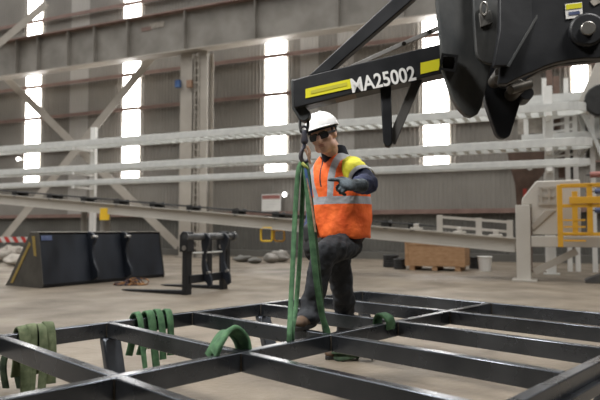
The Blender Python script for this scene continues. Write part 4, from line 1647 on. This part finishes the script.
# harness band seen under the hat
m_ = MB()
m_.ribbon([hd(0.096 * math.cos(a), -0.012 + 0.114 * math.sin(a), 0.046) for a in [2 * PI * k / 32 for k in range(33)]], 0.024, 0.004, HU)
m_.build('sweatband', 'collar', hat)
# safety glasses
m_ = MB()
for sx in (-1, 1):
    pts = []
    for k in range(20):
        a = 2 * PI * k / 20
        ca, sa_ = math.cos(a), math.sin(a)
        ex = 0.030 * math.copysign(abs(ca) ** 0.45, ca)
        ez = 0.019 * math.copysign(abs(sa_) ** 0.45, sa_)
        xx = sx * 0.034 + ex
        pts.append(hd(xx, 0.104 - 3.4 * xx * xx, -0.002 + ez))
    m_.path(pts, 0.0042, 8, closed=True)
    m_.bar(hd(sx * 0.064, 0.090, 0.004), hd(sx * 0.088, -0.005, 0.010), 0.005, 0.013, up=tuple(HU))
m_.tube(hd(-0.007, 0.104, 0.004), hd(0.007, 0.104, 0.004), 0.005)
gl = m_.build('safety_glasses', 'frameblack', person)
for sx in (-1, 1):
    m_ = MB()
    vs = []
    for k in range(20):
        a = 2 * PI * k / 20
        ca, sa_ = math.cos(a), math.sin(a)
        xx = sx * 0.034 + 0.029 * math.copysign(abs(ca) ** 0.45, ca)
        vs.append(hd(xx, 0.104 - 3.4 * xx * xx, -0.002 + 0.018 * math.copysign(abs(sa_) ** 0.45, sa_)))
    m_.prism(vs, HF * -0.002)
    tag(m_.build('lens', 'lens', gl, flat=True), 'dark tinted lens')

# shirt collar
m_ = MB()
rings = []
lean = (HC - NB)
lean.z = 0
for zz, kx_, ky_ in ((-0.04, 0.100, 0.094), (0.01, 0.088, 0.086), (0.05, 0.081, 0.081), (0.078, 0.077, 0.079), (0.075, 0.071, 0.073), (0.04, 0.070, 0.072)):
    ring = []
    for i in range(28):
        a = 2 * PI * i / 28
        f = max(0, math.sin(a))
        ring.append(NB + V((0.004, 0.005, 0)) + lean * max(0, zz) * 4.2 + LW * kx_ * math.cos(a) + FW * ky_ * math.sin(a) + UP * (zz - 0.055 * f ** 3 * (1 if zz > 0 else 0.3)))
    rings.append(ring)
m_.loft(rings, cap0=False, cap1=False)
m_.build('collar', 'collar', person, subsurf=1, solid=0.004)

# vest
vr = [(0.875, 0.296, 3.845, 0.196, 0.152), (0.905, 0.296, 3.845, 0.200, 0.156), (0.96, 0.294, 3.84, 0.206, 0.160), (1.03, 0.290, 3.835, 0.212, 0.162), (1.10, 0.285, 3.83, 0.217, 0.163), (1.17, 0.278, 3.82, 0.219, 0.162), (1.24, 0.268, 3.80, 0.216, 0.155), (1.30, 0.258, 3.785, 0.206, 0.143), (1.345, 0.250, 3.775, 0.186, 0.126), (1.38, 0.245, 3.765, 0.150, 0.108), (1.405, 0.242, 3.76, 0.115, 0.096), (1.42, 0.240, 3.757, 0.098, 0.09)]
m_ = MB()
rings = []
NN = 48
for z, cx, cy, a_, b_ in vr:
    ring = []
    for i in range(NN):
        t = 2 * PI * i / NN
        ct, st_ = math.cos(t), math.sin(t)
        ex = math.copysign(abs(ct) ** 0.85, ct)
        ey = math.copysign(abs(st_) ** 0.85, st_)
        fr = max(0, st_)
        zz = z - 0.05 * (fr ** 4) * max(0, min(1, (z - 1.33) / 0.07)) * max(0, 1 - abs(ct) * 1.6)
        p = V((cx - 0.016, cy, zz)) + LW * a_ * ex + FW * b_ * ey
        k = max(0, 1.30 - z) / 0.42
        p += (LW * ct + FW * st_) * 0.010 * k * math.sin(t * 5 + z * 22) * 0.6
        ring.append(p)
    rings.append(ring)
inner = [V((0.296, 3.845, 0.93)) + LW * 0.15 * math.cos(2 * PI * i / NN) + FW * 0.12 * math.sin(2 * PI * i / NN) for i in range(NN)]
rings = [inner] + rings
m_.loft(rings, cap0=True, cap1=False)
m_.build('hi_vis_vest', 'vest', None, origin=V((0.256, 3.80, 0.885)), R=RT, subsurf=1, fold=0.022, fscale=0.10)
vest = bpy.data.objects['hi_vis_vest']
Mw = vest.matrix_basis.copy()
vest.parent = person
vest.matrix_basis = world(person).inverted() @ Mw


def garment(name, mt, fn, parent=person, vox=0.008, fold=0.0, fs=0.06, it=5):
    m = MB()
    fn(m)
    return m.build(name, mt, parent, remesh=vox, smooth_it=it, fold=fold, fscale=fs)


# yellow upper sleeves, navy lower sleeves
def lerp(a, b, t):
    return a + (b - a) * t


garment('upper_sleeve', 'hiyellow', lambda m: (m.cap(shL - LW * 0.01, lerp(shL, elL, 0.30), 0.076, 0.073), m.cap(lerp(shL, elL, 0.3), lerp(shL, elL, 0.62), 0.073, 0.068)), fold=0.018)
garment('upper_sleeve', 'hiyellow', lambda m: (m.cap(shR + LW * 0.02, lerp(shR, elR, 0.62), 0.070, 0.060),), fold=0.014)
garment('lower_sleeve', 'navy', lambda m: (m.cap(lerp(shL, elL, 0.74), elL, 0.072, 0.068), m.cap(elL, lerp(elL, wrL, 0.80), 0.068, 0.046)), fold=0.020, fs=0.05)
garment('lower_sleeve', 'navy', lambda m: (m.cap(lerp(shR, elR, 0.72), elR, 0.066, 0.060), m.cap(elR, lerp(elR, wrR, 0.86), 0.060, 0.044)), fold=0.014, fs=0.05)
# silver tape on the left sleeve between yellow and navy
for s_, e_ in ((shL, elL), (shR, elR)):
    t_ = (e_ - s_).normalized()
    sd = t_.cross(V((0.3, 0.2, 1))).normalized()
    sd2 = t_.cross(sd)
    cpt = lerp(s_, e_, 0.68)
    m_ = MB()
    rr = 0.077 if s_ is shL else 0.071
    m_.ribbon([cpt + (sd * math.cos(a) + sd2 * math.sin(a)) * rr for a in [2 * PI * k / 28 for k in range(29)]], 0.045, 0.004, t_)
    m_.build('sleeve_tape', 'silver', person)

# trousers
def trousers(m):
    m.ell(HIP + V((0, 0, 0.02)), (0.160, 0.130, 0.11), RT)
    m.ell(HIP + V((0, 0, 0.07)), (0.170, 0.135, 0.10), RT)
    for h_, k_, a_ in ((hipR, kneeR, ankR), (hipL, kneeL, ankL)):
        m.cap(h_, k_, 0.094, 0.078)
        m.cap(k_, lerp(k_, a_, 0.55), 0.076, 0.068)
        m.cap(lerp(k_, a_, 0.55), a_ + V((0, 0, -0.015)), 0.068, 0.066)
        m.ell(a_ + V((-0.012, -0.03, -0.022)), (0.078, 0.098, 0.052))


garment('trousers', 'trouser', trousers, vox=0.010, fold=0.034, fs=0.075, it=5)
m_ = MB()
pp_ = at(341.5, 254, 3.54)
m_.prism([pp_ + V((-0.006, 0, -0.014)), pp_ + V((0.006, 0, -0.012)), pp_ + V((0.008, 0, 0.012)), pp_ + V((-0.004, 0, 0.014))], V((0, 0.02, 0)))


def boot(name, ank, sole_z, toe_dir, parent=person):
    td = V(toe_dir).normalized()
    sd = V((0, 0, 1)).cross(td)
    base = V((ank.x, ank.y, sole_z))
    R_ = Matrix((sd, td, UP)).transposed()
    m = MB()
    m.cap(base + V((0, 0, 0.07)) - td * 0.015, ank + V((0, 0, 0.05)), 0.052, 0.050)
    m.ell(base + td * 0.085 + V((0, 0, 0.045)), (0.048, 0.115, 0.036), R_)
    m.ell(base + td * 0.15 + V((0, 0, 0.042)), (0.048, 0.056, 0.034), R_)
    m.ell(base - td * 0.03 + V((0, 0, 0.05)), (0.043, 0.05, 0.045), R_)
    b = m.build('boot', 'boot', parent, remesh=0.006, smooth_it=4)
    m = MB()
    ol = []
    for k in range(28):
        a = 2 * PI * k / 28
        w = 0.049 - 0.008 * math.cos(a + PI)
        ol.append(base + td * (0.065 + 0.145 * math.sin(a)) + sd * (0.047 + 0.006 * math.sin(a)) * math.cos(a))
    m.prism(ol, V((0, 0, 0.026)))
    m.build('sole', 'sole', b, bevel=0.004)
    return b


boot('boot', ankL, ZT + 0.001, (-0.42, -0.9, 0))
boot('boot', ankR, 0.001, (-0.75, -0.66, 0))


# gloves: palm, four unequal bent fingers and a thumb
def glove(name, wrist, d, up, mt, spread, curls, thumb_side, tipmat=None):
    """d = direction hand points, up = back of the hand, thumb_side = +1 / -1 along side"""
    d = V(d).normalized()
    up = V(up)
    up = (up - d * up.dot(d)).normalized()
    sd = d.cross(up).normalized() * thumb_side      # towards the thumb
    m = MB()
    R_ = Matrix((sd, d, up)).transposed()
    m.cap(wrist - d * 0.045, wrist + d * 0.015, 0.040, 0.034)
    pc = wrist + d * 0.055
    m.ell(pc, (0.047, 0.056, 0.023), R_)
    m.ell(pc + d * 0.025, (0.046, 0.032, 0.021), R_)
    lens = (0.070, 0.078, 0.073, 0.058)
    offs = (0.033, 0.011, -0.011, -0.032)
    for k in range(4):
        L = lens[k]
        p = wrist + d * 0.085 + sd * offs[k]
        ang = 0.0
        segs = (0.45, 0.32, 0.23)
        r_ = 0.0125 if k < 3 else 0.011
        for q in range(3):
            ang += curls[k][q]
            dd = d * math.cos(ang) - up * math.sin(ang) + sd * spread * (1.5 - k) * 0.1
            p2_ = p + dd.normalized() * L * segs[q] * 1.15
            m.cap(p, p2_, r_, r_ - 0.0012)
            p = p2_
            r_ -= 0.001
    tp = wrist + d * 0.03 + sd * 0.036 - up * 0.004
    t1 = tp + (d * 0.75 + sd * 0.65 - up * 0.25).normalized() * 0.042
    t2 = t1 + (d * 0.95 + sd * 0.10 - up * 0.35).normalized() * 0.036
    m.cap(tp, t1, 0.017, 0.0135)
    m.cap(t1, t2, 0.0135, 0.0115)
    return m.build(name, mt, person, remesh=0.0045, smooth_it=2)


# left hand points to picture-left, index straight, others curled
idx = (0.05, 0.1, 0.05)
curl = (0.95, 1.25, 0.8)
tgt = at(333, 183.5, 3.14)
glv = glove('glove', wrL, (tgt - wrL), V((0.15, -0.75, 0.65)), 'glove', 0.5, (idx, curl, curl, (1.0, 1.25, 0.8)), 1)
# right hand hangs by the thigh, relaxed
rel = (0.30, 0.45, 0.30)
glove('glove', wrR, V((-0.05, -0.15, -1)), V((-0.8, -0.5, 0)), 'glovetip', 0.6, (rel, rel, rel, rel), 1)

# ------------------------------------------------------------------ unseen roof piece, sized to keep sky light off the foreground
m_ = MB()
m_.box((-22, -12, 7.6), (22, 3.0, 7.7))
struct(m_.build('shading_ceiling', 'wall_dark', flat=True), 'unseen dark roof sheet added to block sky light over the near bay', 'roof')
m_ = MB()
m_.box((-22, -12.1, 0), (22, -12, 7.6))
struct(m_.build('wall_near', 'wall_dark', flat=True), 'dark sheet wall of the near bay', 'wall')

# ------------------------------------------------------------------ light
w = bpy.data.worlds.new('world')
SC.world = w
w.use_nodes = True
n = w.node_tree
for x in list(n.nodes):
    n.nodes.remove(x)
out = n.nodes.new('ShaderNodeOutputWorld')
bg = n.nodes.new('ShaderNodeBackground')
tc = n.nodes.new('ShaderNodeTexCoord')
sp = n.nodes.new('ShaderNodeSeparateXYZ')
n.links.new(tc.outputs['Generated'], sp.inputs[0])
r = n.nodes.new('ShaderNodeValToRGB')
r.color_ramp.elements[0].position = 0.18
r.color_ramp.elements[0].color = (0.035, 0.034, 0.033, 1)
r.color_ramp.elements[1].position = 0.75
r.color_ramp.elements[1].color = (1.0, 0.99, 0.97, 1)
n.links.new(sp.outputs[2], r.inputs[0])
n.links.new(r.outputs[0], bg.inputs[0])
bg.inputs[1].default_value = 2.35
n.links.new(bg.outputs[0], out.inputs[0])


def lamp(name, loc, target, size, power, spread=120, col=(1.0, 0.96, 0.9)):
    d = bpy.data.lights.new(name, 'AREA')
    d.shape = 'DISK'
    d.size = size
    d.energy = power
    d.spread = math.radians(spread)
    d.color = col
    o = bpy.data.objects.new(name, d)
    COL.objects.link(o)
    o.location = loc
    o.rotation_euler = (V(target) - V(loc)).to_track_quat('-Z', 'Y').to_euler()
    return o


# unseen fill lamps, added under the near roof to brighten the worker
lamp('added_fill_light', (-3.6, 1.2, 6.6), (0.2, 3.8, 1.0), 1.6, 78, 60, (1.0, 0.98, 0.95))
lamp('added_fill_light', (3.4, 0.8, 6.6), (0.6, 3.6, 1.2), 1.6, 45, 60, (1.0, 0.98, 0.95))

vs = SC.view_settings
vs.view_transform = 'Standard'
vs.look = 'None'
vs.exposure = 0.0
vs.gamma = 1.0
vs.use_curve_mapping = False
